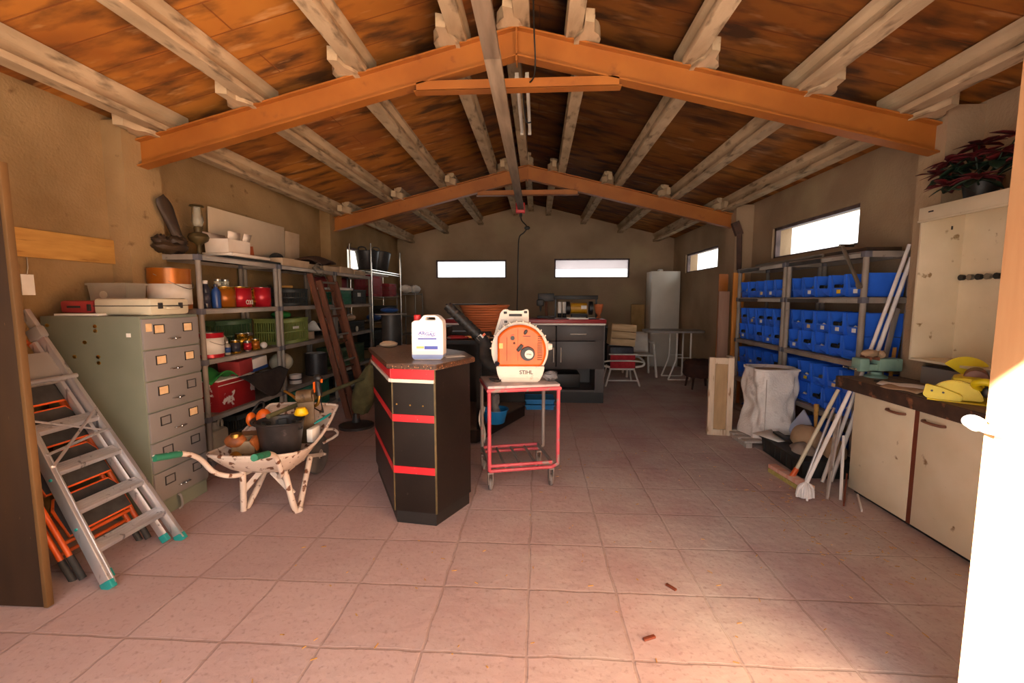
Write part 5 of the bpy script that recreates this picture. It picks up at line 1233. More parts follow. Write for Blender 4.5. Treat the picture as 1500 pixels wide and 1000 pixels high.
for xx in (-3.05, -2.65):
    for yy in (9.5, 10.1):
        m = MB(); m.cyl((xx, yy, 0), (xx, yy, 1.62), .014, n=10); m.o('post', 'wire', r2, w=1)
for z in (.3, .7, 1.1, 1.58): MB().b2(-3.06, -2.64, 9.49, 10.11, z, z + .02).o('shelf', 'wire', r2, w=1)
for k, (x, y, mt, l) in enumerate(((-2.9, 9.66, 'white_card', 'pinkish bag on top of the small metal rack'), (-2.78, 9.96, 'paper', 'white crumpled bag on top of the small metal rack'))):
    m = MB(); m.sph((x, y, 1.615 + .09), .13, .13, .09, 18, 12); m.jitter(.012, k); S(m, 'plastic_bag', l, 'bag', mt)
for k in range(3):
    rl_ = T('cable_reel', ['lowest black cable reel of the stack behind the bar counter', 'middle black cable reel of the stack behind the bar counter', 'top black cable reel of the stack behind the bar counter'][k], 'cable reel', (-1.93, 5.75, k * .435), 0, 'stacked cable reels')
    m = MB(); m.lathe([(0, 0.012), (.125, .012), (.125, .42), (0, .42)], n=26); m.o('drum', 'dark_steel', rl_)
    for z in (0, .42):
        m = MB(); m.lathe([(0, 0), (.2, 0), (.203, .006), (.2, .012), (0, .012)], c=(0, 0, z), n=30); m.o('flange', 'table_grey', rl_)
m = MB(); m.sph((-1.95, 5.75, 1.35), .12, .1, .035); S(m, 'blue_cloth', 'blue cloth lying on the top cable reel', 'cloth', 'bottle_blue')
m = MB(); m.sph((-1.27, 3.70, 1.113), .075, .06, .026); m.jitter(.004, 6); S(m, 'cloth_roll', 'pale cloth bundle at the back corner of the black bar counter', 'cloth', 'beige_block')
# ================================================================== RIGHT SIDE
mat('bin_blue', '#3474ee', '#2a66de', scale=5, rough=.42)
mat('cream_paint', '#e4d6ba', '#d8c8a8', scale=3, rough=.5, c3='#8a6a44', s3=9, lo3=.68, hi3=.74, bump=.05)
mat('cream_metal', '#ddd0b4', '#d0c2a4', scale=3, rough=.5, c3='#8a7048', s3=12, lo3=.68, hi3=.74)
mat('bench_top', '#4a3224', '#33231a', scale=9, rough=.75, c3='#8a5a3a', s3=12, lo3=.6, hi3=.7, bump=.4, bscale=25)
mat('bench_plank', '#8a7460', '#6e5c4b', scale=6, rough=.85, stretch=(6, 1, 6), bump=.3)
mat('red_brown', '#7a3a22', '#68301c', scale=6, rough=.7)
mat('vise_green', '#86a898', '#74968a', scale=8, rough=.5, c3='#6a5a40', s3=12, lo3=.62, hi3=.72)
mat('saw_yellow', '#e8d21a', '#d6c010', scale=8, rough=.45, c3='#7a6a20', s3=14, lo3=.66, hi3=.76)
mat('door_orange', '#c4986c', '#b3845a', scale=4, rough=.5, stretch=(3, 3, .35), c3='#9c6c44', s3=6, lo3=.6, hi3=.75)
mat('leaf_red', '#5e0d15', '#4a0a11', scale=9, rough=.6)  # petal red darkened to stand in for shade above the cabinet
mat('leaf_green', '#1f3622', '#182b1c', scale=9, rough=.6)  # green darkened the same way, shade put into the colour
mat('sack_white', '#e6e0da', '#d6cec8', scale=5, rough=.85, bump=.5, bscale=60, c3='#a89e98', s3=7, lo3=.62, hi3=.75)
mat('white_wood', '#dcc7ae', '#cdb498', scale=5, rough=.8, stretch=(4, 4, .8), c3='#946c4c', s3=9, lo3=.6, hi3=.7)
mat('panel_tan', '#b4946c', '#a3845e', scale=5, rough=.8, stretch=(4, 4, .8))
mat('orange_board', '#d48a38', '#c27828', scale=4, rough=.6, stretch=(4, 4, .5))
mat('brown_board', '#a8846e', '#957260', scale=3, rough=.7, stretch=(4, 4, .5))
mat('pipe_white', '#ece6e2', '#ded8d4', scale=6, rough=.35)
mat('lath_grey', '#b8ada4', '#a2978e', scale=6, rough=.6, stretch=(6, 6, .6))
mat('cement_paper', '#b39677', '#9e8264', scale=6, rough=.9, bump=.4, bscale=14)
mat('grey_paper', '#9c8f84', '#887c72', scale=6, rough=.9, bump=.4, bscale=14)
mat('steel_blue', '#a9b4d0', '#9aa6c4', scale=5, rough=.4)
mat('broom_head', '#d88a72', '#e8c8b4', scale=3, rough=.7, stretch=(1, 6, 1))
mat('bristle', '#b9a860', '#a0904c', scale=40, rough=.9)
mat('mop_white', '#efe9e6', '#dcd6d2', scale=20, rough=.95)
mat('steel_tube', '#8e8577', '#776e62', scale=6, rough=.4, metal=.6)
mat('bag_blue', '#2f62c8', '#2856b6', scale=8, rough=.6)
mat('handle_brown', '#7a4e3a', '#6a402e', scale=9, rough=.5)

# ---- right shelving with storage bins
RS = [.06, .445, .965, 1.51, 1.89]
shelf_unit(5.06, 6.22, 'grey shelving unit of blue bins farther from the workbench', 2.69, 3.1, RS, 'shelf_grey', .024, .05)
shelf_unit(3.86, 5.04, 'grey shelving unit of blue bins next to the workbench', 2.69, 3.1, RS, 'shelf_grey', .024, .05)
def bin_mesh():
    """stacking bin with a U-shaped front opening, front towards -x, width along y, wider at the top"""
    m = MB(); wt, wb, d, h, t = .1, .088, .35, .2, .005
    X = lambda z: .02 - .02 * z / h
    def quad(*P_): m.b.faces.new([m.b.verts.new(p) for p in P_])
    W = lambda z: wb + (wt - wb) * z / h
    fp = [(-wb, 0), (wb, 0), (wt, h), (wt * .8, h), (wt * .66, h * .44), (wt * .55, h * .38), (-wt * .55, h * .38), (-wt * .66, h * .44), (-wt * .8, h), (-wt, h)]
    A = [m.b.verts.new((X(z), y, z)) for y, z in fp]; B = [m.b.verts.new((X(z) + t, y, z)) for y, z in fp]
    m.b.faces.new(A); m.b.faces.new(B[::-1])
    for k in range(len(fp)): m.b.faces.new((A[k], A[(k + 1) % len(fp)], B[(k + 1) % len(fp)], B[k]))
    for s in (-1, 1):
        P_ = [(X(0) + t, s * wb, 0), (d - .01, s * wb, 0), (d, s * wt, h), (X(h) + t, s * wt, h)]
        I_ = [(p[0], p[1] - s * t, p[2]) for p in P_]
        a_ = [m.b.verts.new(p) for p in P_]; b_ = [m.b.verts.new(p) for p in I_]
        m.b.faces.new(a_); m.b.faces.new(b_[::-1])
        for k in range(4): m.b.faces.new((a_[k], a_[(k + 1) % 4], b_[(k + 1) % 4], b_[k]))
    m.b2(X(0), d - .01, -wb, wb, 0, t); m.b2(d - .014, d - .009, -wb + t, wb - t, t, h * .97)
    m.b2(-.012, .008, -wt * .6, wt * .6, h * .34, h * .40)
    m.b2(.008, .02, -wb * .8, wb * .8, .018, .022)
    return m
proto_bin = None; card_y = None; card_w = None; cont = None
ords = ['first', 'second', 'third', 'fourth', 'fifth']
rb = random.Random(11)
def place_bin(x, y, z, label, card, content):
    global proto_bin
    t = T('storage_bin', label, 'bin', (x, y, z), 0, 'blue storage bins on the right shelving')
    if proto_bin is None:
        proto_bin = {}
        proto_bin['shell'] = bin_mesh().o('bin_shell', 'bin_blue', t, bev=.0015)
        for nm, mt in (('y', 'label_green'), ('w', 'paper'), ('o', 'card_label')):
            pass
    else:
        c = proto_bin['shell'].copy(); COL.objects.link(c); c.parent = t
    if card:
        key = 'card_' + card
        if key not in proto_bin:
            proto_bin[key] = MB().b2(.0085, .0125, -.026, .022, .03, .066).o('bin_card', {'y': 'yellow_plastic', 'w': 'paper', 'o': 'card_label'}[card], t)
        else:
            c = proto_bin[key].copy(); COL.objects.link(c); c.parent = t
    if content:
        key = 'cont_' + content
        if key not in proto_bin:
            m = MB()
            for k in range(14): m.box(rb.uniform(.03, .3), rb.uniform(-.055, .055), rb.uniform(.05, .095), .05, .03, .03, rx=rb.uniform(0, 3), rz=rb.uniform(0, 3))
            o = m.o('bin_contents', {'d': 'dark_metal', 'g': 'wire', 'l': 'label_white'}[content], t); o['kind'] = 'stuff'
            proto_bin[key] = o
        else:
            c = proto_bin[key].copy(); COL.objects.link(c); c.parent = t
cn = {'y': 'yellow-carded', 'w': 'white-carded', 'o': 'orange-carded', None: 'plain'}
for bay_n, y0 in (('nearer bay', 4.022), ('farther bay', 5.214)):
    for lv, rows, nm in ((1.511, 1, 'top shelf'), (.966, 2, 'middle shelf'), (.446, 2, 'low shelf')):
        for r in range(rows):
            for k in range(5):
                cd = rb.choice([None, None, 'w', 'w', 'o', None]); ct = rb.choice(['d', 'g', 'l', 'd', None])
                if (bay_n, nm, k) == ('nearer bay', 'top shelf', 1) or (bay_n, nm, r, k) == ('nearer bay', 'low shelf', 1, 3): cd = 'y'
                rown = ' in the ' + ('upper' if r else 'lower') + ' row' if rows > 1 else ''
                lab = '%s blue bin, %s from near post%s, %s, %s' % (cn[cd], ords[k], rown, nm, bay_n)
                place_bin(2.72 + rb.uniform(-.004, .006) + (.0 if not r else .01), y0 + k * .2135, lv + .004 + r * .2035, lab, cd, ct)
# loose things on and over the shelving
m = MB(); m.tube([(2.71, 5.75, 1.905), (2.71, 4.45, 1.908)], .014, 10); m.tube([(2.745, 5.7, 1.905), (2.745, 4.5, 1.906)], .013, 10); S(m, 'conduit_pipe', 'pair of pale conduit pipes lying along the top of the blue bin shelving', 'pipe', 'steel_tube')
S(MB().b2(2.72, 3.0, 3.9, 4.62, 1.891, 1.925, .004), 'dark_plank', 'dark plank lying on top of the shelving beside the pipes', 'plank', 'dark_wood')
pc = T('pipe_clamp', 'steel bar clamp with a T handle hanging from the shelf top over the bins', 'clamp', (2.66, 3.98, 1.6))
m = MB(); m.tube([(2.665, 4.12, 1.955), (2.645, 3.845, 1.60)], .016, 10); m.o('bar', 'steel_tube', pc, w=1)
m = MB(); m.cyl((2.64, 4.12, 1.962), (2.76, 4.12, 1.962), .012, n=10); m.o('t_handle', 'chrome', pc, w=1)
m = MB(); m.cyl((2.646, 3.86, 1.618), (2.644, 3.838, 1.59), .022, n=12); m.o('end_cap', 'steel_tube', pc, w=1)
m = MB(); m.grid(lambda u, v: Vector((2.74 + .28 * v, 4.15 + .8 * u, .092 + .2 * math.sin(PI * u) ** .6 * math.sin(PI * (.15 + .75 * v)) + .02 * math.sin(9 * u + 4 * v))), 16, 10); S(m, 'plastic_sack', 'crumpled bright blue sack on the bottom shelf under the bins', 'sack', 'bag_blue', solid=.01)
m = MB(); m.grid(lambda u, v: Vector((2.74 + .28 * v, 5.2 + .85 * u, .08 + .2 * math.sin(PI * u) ** .6 * math.sin(PI * (.15 + .75 * v)))), 12, 8); S(m, 'plastic_sack', 'second blue sack on the bottom shelf behind the white woven sack', 'sack', 'bag_blue', solid=.01)

# ---- tall boards, frame and sack beside the shelving
S(MB().box(2.645, 6.5, .80, .145, .03, 1.6, rx=-.02, bev=.002), 'brown_plank', 'brown board standing next to the orange board beyond the bins', 'board', 'brown_board')
S(MB().box(2.80, 6.42, .93, .15, .035, 1.855, rx=-.015, bev=.002), 'orange_plank', 'taller orange board standing at the far end of the bin shelving', 'board', 'orange_board')
S(MB().box(2.66, 6.60, .925, .13, .02, 1.85, bev=.002), 'rust_plank', 'dark orange plank standing behind the brown board', 'board', 'orange_steel')
ff = T('shutter', 'weathered white wooden frame with tan inset standing beside the white sack', 'frame', (2.0, 4.9, 0), 0, rot=(-.03, 0, -.18))
for x in (-.095, .095): MB().b2(x - .03, x + .03, -.03, .03, .003, .86, .004).o('upright', 'white_wood', ff)
for z in (.003, .79): MB().b2(-.065, .065, -.028, .028, z, z + .067, .003).o('crosspiece', 'white_wood', ff)
MB().b2(-.066, .066, .0, .012, .07, .79).o('inset', 'panel_tan', ff, label='tan inset board')
fs = S(MB().box(2.15, 5.05, .43, .05, .16, .86, rz=-.18, bev=.003), 'wood_post', 'weathered post standing between the white frame and the sack', 'post', 'white_wood')
sk = T('woven_sack', 'large white woven sack standing on a broken pallet', 'sack', (2.42, 4.72, .08))
def sackf(u, v):
    a = 2 * PI * u; z = v
    sq = lambda c, p: math.copysign(abs(c) ** p, c)
    wob = .008 * math.sin(9 * a + 7 * z) + .008 * math.sin(7 * a - 13 * z + 1) + .016 * math.sin(3 * a + 2 * z) - .028 * math.exp(-((z - .42) / .14) ** 2) * (1 + .6 * math.cos(a - 2.6)) + .02 * (1 - z)
    rx, ry = .215 + wob, .2 + wob
    return Vector((rx * sq(math.cos(a), .55), ry * sq(math.sin(a), .55), .70 * z))
m = MB(); m.grid(sackf, 56, 26, wrap=True)
top = [v for v in m.b.verts if v.co.z > .699]; bot = [v for v in m.b.verts if v.co.z < .001]
def ang_(v): return math.atan2(v.co.y, v.co.x)
m.b.faces.new(sorted(bot, key=ang_)); 
m.o('sack_body', 'sack_white', sk)
m = MB(); rim_ = [sackf(k / 40, 1.0) for k in range(40)]; m.tube(rim_, .012, 8, closed=True); m.o('rolled_rim', 'sack_white', sk)
m = MB(); m.b.faces.new([m.b.verts.new(p * .985 + Vector((0, 0, -.012))) for p in rim_]); m.o('contents', 'cement_paper', sk)
m = MB(); m.tube([sackf(.69, .08 * k) + Vector((-.002, -.006, 0)) for k in range(1, 12)], .004, 6); m.o('seam', 'lath_grey', sk)
pl_ = T('broken_pallet', 'broken piece of weathered pallet under the white sack', 'pallet', (2.34, 4.7, 0))
for k in range(4): MB().box(2.36, 4.52 + k * .13, .062, .56, .09, .022, bev=.003).o('board', 'lath_grey', pl_, w=1)
for x in (2.13, 2.55): MB().b2(x - .03, x + .03, 4.47, 4.95, .001, .05, .003).o('runner', 'lath_grey', pl_, w=1)

# ---- crate of rubbish in front of the shelving
bx = T('rubble_crate', 'long black plastic crate of torn cement bags before the blue bins', 'crate', (2.43, 4.06, 0), -.02)
m = MB(); tub(m, 0, 0, .002, .44, .72, .15, .008, .93); m.o('crate_body', 'dark_crate', bx)
m = MB(); tub(m, 0, 0, .138, .47, .75, .016, .018, 1.0); m.o('rim', 'dark_crate', bx)
for k in range(7): MB().box(-.216, -.3 + k * .1, .075, .01, .016, .12).o('rib', 'dark_crate', bx)
def bag(c, sx, sy, sz, seed, mt, name, label, rz=0):
    rnd = random.Random(seed); m = MB(); p = [rnd.uniform(0, 6) for _ in range(6)]
    m.grid(lambda u, v: Vector((sx * (math.cos(2 * PI * u) * math.sin(PI * v)) * (1 + .13 * math.sin(6 * PI * u + p[0] + 4 * v)), sy * (math.sin(2 * PI * u) * math.sin(PI * v)) * (1 + .13 * math.sin(8 * PI * u + p[1])), sz * (1 - math.cos(PI * v)) / 2 + .02 * math.sin(5 * PI * u + p[2] + 6 * v) * math.sin(PI * v))), 26, 16, wrap=True)
    return S(m, name, label, 'bag', mt, loc=c, rz=rz)
bag((2.48, 4.14, .03), .125, .17, .31, 3, 'cement_paper', 'cement_bag', 'crumpled brown paper bag heaped in the black crate')
bag((2.35, 3.96, .03), .095, .15, .2, 8, 'grey_paper', 'cement_bag', 'grey crumpled paper bag at the front of the black crate')
bag((2.53, 3.83, .03), .08, .09, .29, 14, 'cement_paper', 'cement_bag', 'brown paper bag behind the broom handles at the crate end')
S(MB().box(2.54, 4.36, .27, .012, .2, .26, rx=.5, ry=.3), 'plastic_sheet', 'pale blue plastic sheet standing at the back of the black crate', 'sheet', 'steel_blue')
m = MB(); m.b.faces.new([m.b.verts.new(p) for p in ((2.13, 4.43, .17), (2.33, 4.46, .20), (2.34, 4.22, .155), (2.26, 4.2, .158))]); S(m, 'paper_sheet', 'sheet of white paper over the far corner of the black crate', 'paper', 'paper', solid=.003)
S(MB().bar((2.33, 4.38, .20), (2.36, 4.12, .17), .06, .02, bev=.003), 'metal_angle', 'dark metal offcut lying in the black crate by the white paper', 'metal', 'dark_metal')
m = MB(); m.tube([(2.59, 4.2, .30), (2.60, 4.22, .52)], [.012, .02, .022], 10); tw = m.o('handle', 'pine_board', None)
t = T('hand_trowel', 'small tool with wooden handle stuck upright in the cement bags', 'trowel', (2.59, 4.2, .16)); 
tw.parent = t; tw.data.transform(wm(t).inverted())
m = MB(); m.bar((2.585, 4.19, .17), (2.59, 4.2, .31), .01, .04); m.o('blade', 'dark_metal', t, w=1)
# brooms
br = T('push_broom', 'wide push broom with pinkish head and wooden pole leaning on the workbench', 'broom', (2.06, 3.6, 0))
h0, h1 = Vector((2.04, 3.86, .055)), Vector((2.09, 3.40, .055))
m = MB(); m.bar(h0, h1, .075, .035, bev=.006); m.o('head', 'broom_head', br, w=1)
m = MB(); m.bar(h0 - Vector((0, 0, .036)), h1 - Vector((0, 0, .036)), .07, .036); m.o('bristles', 'bristle', br, w=1)
m = MB(); m.tube([(2.07, 3.60, .07), (2.415, 3.66, .77)], .0145, 10); m.o('pole', 'cream_plastic', br, w=1)
m = MB(); m.cyl((2.06, 3.6, .06), (2.10, 3.605, .13), .02, n=12); m.o('socket', 'orange_paint', br, w=1)
mp_ = T('string_mop', 'white string mop with white pole leaning on the workbench corner', 'mop', (2.07, 3.44, 0))
m = MB(); m.tube([(2.015, 3.33, .12), (2.395, 3.50, .79)], .0145, 10); m.o('pole', 'pipe_white', mp_, w=1)
m = MB(); rnd = random.Random(9)
for k in range(44):
    a = rnd.uniform(0, 6.28); r = rnd.uniform(.02, .062)
    m.tube([(2.015, 3.33, .13), (2.01 + r * .8 * math.cos(a), 3.325 + r * .8 * math.sin(a), .09), (2.005 + r * math.cos(a), 3.32 + r * math.sin(a), rnd.uniform(.012, .03))], .0085, 6, smooth=3)
m.o('mop_strings', 'mop_white', mp_, w=1)
pts = [((2.32, 3.63, .012), (2.975, 3.80, 1.93), .014, 'pipe_white', 'white plastic pipe, outermost of two leaning on the pillar behind the vise'),
       ((2.40, 3.65, .012), (3.0, 3.80, 1.83), .016, 'pipe_white', 'thicker white plastic pipe leaning on the pillar behind the vise')]
for k, (p0, p1, r, mt, l) in enumerate(pts):
    q0, p1 = Vector(p0), Vector(p1)
    m = MB(); m.tube([q0, p1], r, 10); S(m, 'plastic_pipe', l, 'pipe', mt)
for p0, p1, w, mt, l in (((2.66, 3.76, .004), (2.96, 3.845, 1.42), .05, 'lath_grey', 'grey lath leaning on the pillar right of the white pipes'),
                         ((2.79, 3.71, .004), (2.93, 3.80, 1.1), .03, 'pine_board', 'thin raw wood lath among the laths behind the vise')):
    m = MB(); m.bar(p0, p1, .012, w, bev=.002); S(m, 'wood_lath', l, 'lath', mt)
for p0, p1, r, mt, l in (((2.16, 3.31, .012), (2.41, 3.60, .63), .010, 'aluminium', 'thin aluminium strip leaning at the bench corner by the mop'),
                         ((2.22, 3.40, .012), (2.43, 3.68, .56), .012, 'lath_grey', 'grey rod leaning at the bench corner behind the mop'),
                         ((2.25, 3.30, .012), (2.415, 3.56, .42), .011, 'pipe_white', 'short white pipe leaning low on the bench corner'),
                         ((2.18, 3.62, .012), (2.45, 3.75, .60), .012, 'aluminium', 'aluminium rod leaning between broom and crate')):
    m = MB(); m.tube([p0, p1], r, 8); S(m, 'metal_rod', l, 'rod', mt)
S(MB().bar((2.22, 3.22, .014), (2.42, 3.50, .12), .012, .05, bev=.002), 'red_lath', 'reddish brown lath lying at the foot of the bench', 'lath', 'red_brown')
S(MB().bar((2.29, 3.14, .008), (2.41, 3.36, .03), .012, .018, bev=.002), 'white_lath', 'short white strip lying on the floor at the foot of the bench', 'strip', 'pipe_white')

# ---- workbench
WB = T('workbench', 'cream two-door workbench with a thick stained wooden top', 'workbench', (2.75, 3.0, 0))
MB().b2(2.445, 3.1, 2.0, 3.5, .03, .79).o('carcass', 'cream_paint', WB, w=1, bev=.003)
MB().b2(2.47, 3.08, 2.02, 3.48, .0, .03).o('plinth', 'dark_metal', WB, w=1)
for y0, y1, hy in ((2.955, 3.495, 3.09), (2.38, 2.915, 2.80)):
    d = MB().b2(2.43, 2.4445, y0, y1, .035, .785, .003).o('door', 'cream_paint', WB, w=1)
    m = MB(); m.tube([(2.43, hy - .07, .738), (2.405, hy - .06, .738), (2.403, hy, .735), (2.405, hy + .06, .738), (2.43, hy + .07, .738)], .009, 8, smooth=3); m.o('handle', 'handle_brown', d, w=1)
MB().b2(2.435, 2.4448, 2.917, 2.953, .03, .789).o('door_divider', 'red_brown', WB, w=1)
for k in range(3):
    x0 = 2.40 + k * .235
    MB().b2(x0, x0 + .232, 2.0, 3.68, .792, .882, .004).o('top_plank', 'bench_top', WB, w=1)
for k in range(3):
    x0 = 2.41 + k * .235
    MB().b2(x0, x0 + .212, 2.0, 3.67, .8822, .884).o('worn_surface', 'bench_plank', WB, w=1)
ZB = .8845
vs = T('bench_vise', 'pale green bench vise on the far corner of the workbench', 'vise', (2.65, 3.60, ZB)); vs.scale = (.84, .84, .9)
m = MB(); m.lathe([(0, 0), (.09, 0), (.09, .015), (.05, .03), (.045, .05), (0, .05)], n=20); m.o('base', 'vise_green', vs)
m = MB(); m.b2(-.17, .17, -.04, .04, .06, .12, .01); m.b2(-.02, .19, -.06, .06, .06, .17, .012); m.o('body', 'vise_green', vs)
m = MB(); m.b2(-.19, -.10, -.06, .06, .055, .17, .012); m.o('front_jaw', 'vise_green', vs)
for x in (-.10, -.03): MB().b2(x - .008, x + .008, -.065, .065, .155, .185).o('jaw_plate', 'handle_brown', vs)
m = MB(); m.cyl((-.2, 0, .08), (-.25, 0, .08), .014, n=12); m.cyl((-.24, -.08, .08), (-.24, .08, .08), .007, n=8); m.sph((-.24, -.08, .08), .012, u=8, v=6); m.sph((-.24, .08, .08), .012, u=8, v=6); m.o('screw_handle', 'chrome', vs)
m = MB(); m.sph((-.06, 0, .205), .06, .04, .03); m.sph((.03, .0, .195), .03, .03, .03); m.jitter(.005); S(m, 'rag', 'brown rag on top of the vise jaws', 'rag', 'cement_paper', loc=(2.65, 3.60, ZB - .015))
cs_ = T('circular_saw', 'yellow circular saw lying at the near end of the workbench', 'saw', (2.60, 2.83, ZB), -.75)
m = MB(); m.b2(-.15, .15, -.16, .12, .0, .01, .003); m.o('base_plate', 'saw_yellow', cs_)
gp = []
for k in range(17):
    t = PI * (.02 + .98 * k / 16); gp.append((-.03 + .12 * math.cos(t), .012 + .12 * math.sin(t)))
m = MB(); m.prism(gp, -.15, -.115, MXZ, bev=.006); m.o('blade_guard', 'saw_yellow', cs_)
m = MB(); m.prism([(-.17, .03), (-.15, .012), (.0, .012), (.0, .05), (-.09, .085), (-.16, .1)], -.17, -.151, MXZ, bev=.004); m.o('lower_guard', 'saw_yellow', cs_)
for x, z in ((-.13, .06), (-.08, .055)): MB().cyl((x, -.1725, z), (x, -.170, z), .006, n=10).o('guard_screw', 'dark_metal', cs_)
m = MB(); m.box(.02, -.02, .085, .15, .19, .13, bev=.028); m.o('body', 'saw_yellow', cs_)
m = MB(); m.cyl((.05, -.06, .135), (.05, .15, .135), .058, .054, n=24); m.o('motor', 'handle_brown', cs_, bev=.006)
m = MB(); m.tube([(.06, -.118, .09), (.05, -.17, .13), (.10, -.18, .14), (.15, -.15, .09), (.14, -.13, .03)], .021, 10, smooth=4); m.o('grip', 'saw_yellow', cs_)
m = MB(); m.sph((.105, -.125, .075), .03, .012, .035); m.o('grip_hole_shade', 'black_plastic', cs_)  # black blob painted on for the shade inside the grip hole
fan = [( .0, .0)] + [(.13 * math.cos(t), .13 * math.sin(t)) for t in [PI * (.2 + .6 * k / 10) for k in range(11)]]
m = MB(); m.prism(fan, -.004, .004, Matrix.Translation((2.78, 3.02, ZB + .11)) @ rotm(PI / 2, 0, -.5), bev=.001); S(m, 'saw_shield', 'yellow fan-shaped guard plate standing behind the circular saw', 'guard', 'saw_yellow')
for k, (x, y, rz, mt, l) in enumerate(((2.56, 3.22, .5, 'paper', 'folded white paper on the workbench between vise and saw'), (2.47, 3.08, .15, 'cement_paper', 'brown paper folded at the edge of the workbench'))):
    m = MB(); m.grid(lambda u, v: Vector(((u - .5) * .13, (v - .5) * .26, .004 + .014 * math.sin(PI * u) + .006 * math.sin(6 * v))), 6, 10); S(m, 'folded_paper', l, 'paper', mt, loc=(x, y, ZB + .003), rz=rz, solid=.004)
S(MB().box(0, 0, .006, .05, .34, .01, bev=.002), 'flat_file', 'dark flat bar lying on the workbench in front of the grey box', 'file', 'dark_metal', loc=(2.63, 3.30, ZB), rz=.75)
S(MB().b2(2.80, 3.02, 2.35, 3.38, ZB, 1.01, .004), 'parts_box', 'long grey steel box on the workbench under the cream cabinet', 'box', 'grey_steel')
m = MB(); rnd = random.Random(21)
for k in range(12):
    y = rnd.uniform(2.5, 3.2); m.tube([(rnd.uniform(2.8, 2.96), y, 1.018 + .004 * (k % 3)), (rnd.uniform(2.8, 2.96), y + rnd.uniform(-.12, .15), 1.022 + .004 * (k % 3))], .006, 6)
o_ = S(m, 'tool_litter', 'litter of thin dark tools on the long grey steel box', 'tools', 'dark_metal'); o_['kind'] = 'stuff'
S(MB().box(0, 0, 0, .004, .2, .14, rx=.0), 'printed_sheet', 'printed white sheet standing behind the circular saw', 'paper', 'paper', loc=(2.79, 2.80, 1.0), rot=(0, -.2, 0))

# ---- open cream steel cabinet over the bench
UC = T('wall_cabinet', 'open cream steel cabinet above the workbench with a tool rail', 'cabinet', (2.9, 2.8, 1.05))
ux0, ux1, uy0, uy1, uz0, uz1 = 2.75, 3.05, 1.9, 3.435, 1.05, 2.13
MB().b2(ux0, ux1, uy1 - .018, uy1, uz0, uz1 - .0, .002).o('side_panel', 'cream_metal', UC, w=1)
MB().b2(ux0, ux1, uy0, uy0 + .018, uz0, uz1, .002).o('side_panel', 'cream_metal', UC, w=1)
MB().b2(ux1 - .01, ux1, uy0 + .018, uy1 - .018, uz0, uz1).o('back_panel', 'cream_metal', UC, w=1)
MB().b2(ux0, ux1, uy0, uy1, uz1, uz1 + .012).o('top_panel', 'cream_metal', UC, w=1)
MB().b2(ux0, ux1 - .01, uy0 + .018, uy1 - .018, uz0, uz0 + .015).o('bottom_panel', 'cream_metal', UC, w=1)
MB().b2(ux0 - .014, ux0, uy0, uy1, uz1 - .075, uz1 + .012, .003).o('header', 'cream_metal', UC, w=1)
MB().b2(ux0 - .02, ux0 + .0, uy0, uy1, uz1 - .09, uz1 - .075, .002).o('header_lip', 'cream_metal', UC, w=1)
MB().b2(ux0 - .0155, ux0 - .0138, uy1 - .12, uy1 - .08, uz1 - .03, uz1 - .02).o('slot', 'dark_metal', UC, w=1)
m = MB(); m.b2(ux1 - .1, ux1 - .09, uy1 - .022, uy1 - .0175, uz1 - .14, uz1 - .115); m.o('latch', 'dark_metal', UC, w=1)
sr = T('socket_rail', 'dark rail of sockets hanging on the back of the open cream cabinet', 'tool rail', (3.03, 3.1, 1.645))
m = MB(); m.b2(3.026, 3.0385, 2.7, 3.40, 1.638, 1.658); m.o('rail', 'dark_metal', sr, w=1)
for k in range(11):
    m = MB(); m.cyl((3.002, 3.37 - k * .062, 1.648), (3.026, 3.37 - k * .062, 1.648), .021, .019, n=14); m.o('socket', 'steel_tube' if k % 2 else 'dark_metal', sr, w=1)

# poinsettia
pz = uz1 + .0125
po = T('poinsettia', 'artificial red poinsettia, leaves toned dark for shade, on top of the open cream cabinet', 'plant', (2.9, 3.17, pz))
m = MB(); m.lathe([(0, 0), (.075, 0), (.1, .13), (.105, .14), (.09, .135), (0, .12)], n=22); m.o('pot', 'dark_metal', po)
def leaf(m, p, yaw, pitch, L, w, droop=.25):
    M = Matrix.Translation(p) @ rotm(0, 0, yaw) @ rotm(0, -pitch, 0)
    rows = []
    for i in range(7):
        t = i / 6; ww = w * math.sin(PI * min(1, t * .92 + .06)) ** .8 * (1 - .15 * (i % 2))
        z = -droop * L * t * t
        rows.append([m.b.verts.new(M @ Vector((L * t, s * ww, z + abs(s) * .12 * ww))) for s in (-1, 0, 1)])
    for A, B in zip(rows, rows[1:]):
        for k in range(2): m.b.faces.new((A[k], A[k + 1], B[k + 1], B[k]))
rnd = random.Random(4)
heads = [(-.14, .1, .12), (-.14, -.12, .12), (-.05, .19, .30), (-.07, -.02, .27), (-.1, -.22, .24), (.05, .1, .38), (.05, -.15, .36), (-.02, .3, .24), (0, -.3, .22)]
for k, h in enumerate(heads):
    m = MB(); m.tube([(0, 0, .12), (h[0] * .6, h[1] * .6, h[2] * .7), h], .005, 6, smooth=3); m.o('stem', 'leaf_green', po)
    m = MB()
    for q in range(9): leaf(m, Vector(h), q * 2 * PI / 9 + rnd.uniform(-.2, .2), rnd.uniform(-.1, .5), rnd.uniform(.1, .15), .034)
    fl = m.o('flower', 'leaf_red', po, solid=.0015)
    m = MB()
    for q in range(5): m.sph(Vector(h) + Vector((rnd.uniform(-.015, .015), rnd.uniform(-.015, .015), .012)), .007, u=8, v=6)
    m.o('stamens', 'lamp_brass', fl)
    m = MB()
    for q in range(5): leaf(m, Vector(h) * .75 + Vector((0, 0, .03)), q * 2 * PI / 5 + k, rnd.uniform(-.5, .1), rnd.uniform(.11, .15), .04)
    m.o('foliage', 'leaf_green', po, solid=.0015)

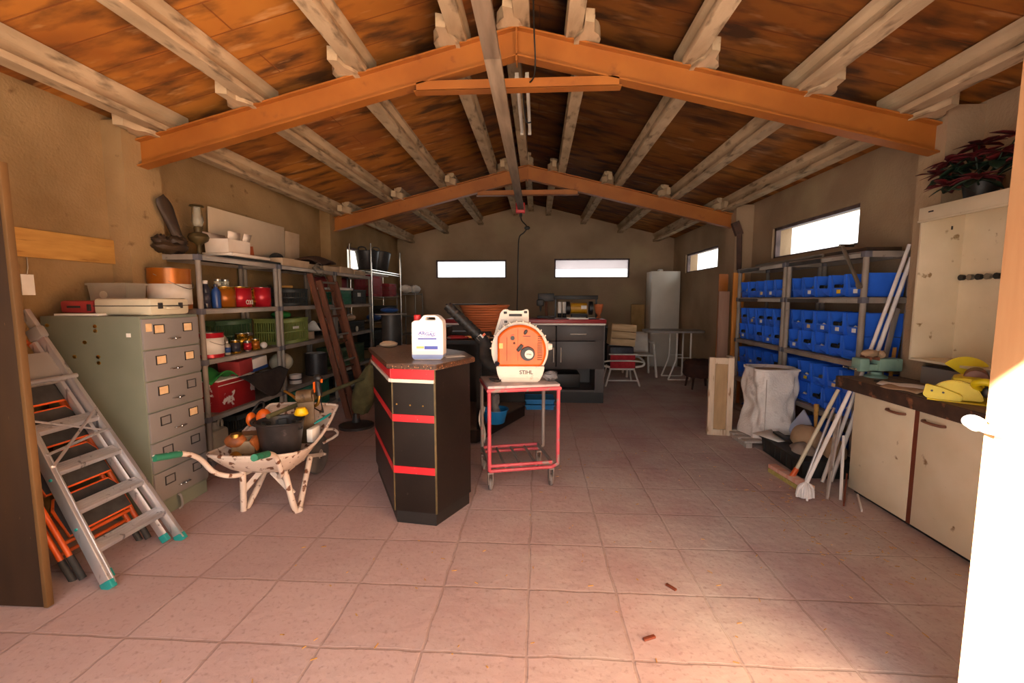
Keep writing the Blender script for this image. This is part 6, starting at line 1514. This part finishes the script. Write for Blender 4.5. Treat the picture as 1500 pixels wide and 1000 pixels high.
# ---- right door leaf
D2 = T('door_2', 'orange wooden door leaf standing open on the right, in full sun', 'door', (1.475, 1.5, 0), 0); D2['kind'] = 'structure'
dang = math.atan2(.12, -1.45)     # direction of the leaf from its free end towards the hinge
D2.rotation_euler = (0, 0, math.atan2(-1.45, .12))
MB().b2(0, 1.42, -.022, .022, .01, 2.75, .003).o('leaf', 'door_orange', D2)
for x0, x1, z0, z1 in ((.12, 1.3, .2, .95), (.12, 1.3, 1.25, 2.6)):
    m = MB()
    for s in (-1, 1):
        pass
    m.b2(x0, x1, -.028, -.0225, z0, z1, .004); m.o('raised_panel', 'door_orange', D2)
m = MB(); m.b2(.035, .085, -.028, -.022, .98, 1.2, .004); hp_ = m.o('handle_plate', 'off_white', D2)
m = MB(); m.cyl((.07, -.028, 1.09), (.07, -.065, 1.09), .012, n=12); m.tube([(.075, -.062, 1.09), (.04, -.066, 1.092), (.0, -.06, 1.10)], [.014, .015, .024], 12, smooth=4); m.sph((-.004, -.06, 1.101), .026, .026, .022, 14, 10); m.o('lever', 'off_white', hp_)
m = MB(); m.b2(.035, .085, .022, .028, .98, 1.2, .004); hq = m.o('handle_plate', 'brass', D2)
m = MB(); m.cyl((.06, .028, 1.12), (.06, .075, 1.12), .011, n=12); m.sph((.045, .09, 1.12), .028, .022, .022, 14, 10); m.o('knob', 'label_white', hq)
m = MB(); m.b2(-.0015, .0005, -.01, .01, .93, 1.17); m.o('strike_plate', 'chrome', D2)
# ---- litter on the floor
m = MB(); rnd = random.Random(17)
for k in range(260):
    x, y = rnd.uniform(-1.5, 2.2), rnd.uniform(1.5, 4.5)
    if rnd.random() < .35: x, y = rnd.uniform(1.6, 2.35), rnd.uniform(2.3, 3.6)
    if -1.5 < x < -.3 and y > 2.6: continue
    a = rnd.uniform(0, PI); L = rnd.uniform(.006, .03)
    m.box(x, y, .0025, L, rnd.uniform(.002, .005), .003, rz=a)
o_ = S(m, 'wood_shavings', 'scattered straw and wood shavings on the tiled floor', 'shavings', 'pine_board'); o_['kind'] = 'stuff'
for x, y, rz, l in ((.70, 2.22, -.9, 'brown wood chip on the open floor, farther of the two'), (.50, 1.86, .4, 'brown wood chip on the open floor, nearer of the two')):
    S(MB().box(0, 0, .006, .06, .016, .01, bev=.002), 'wood_chip', l, 'chip', 'red_brown', loc=(x, y, .0), rz=rz)
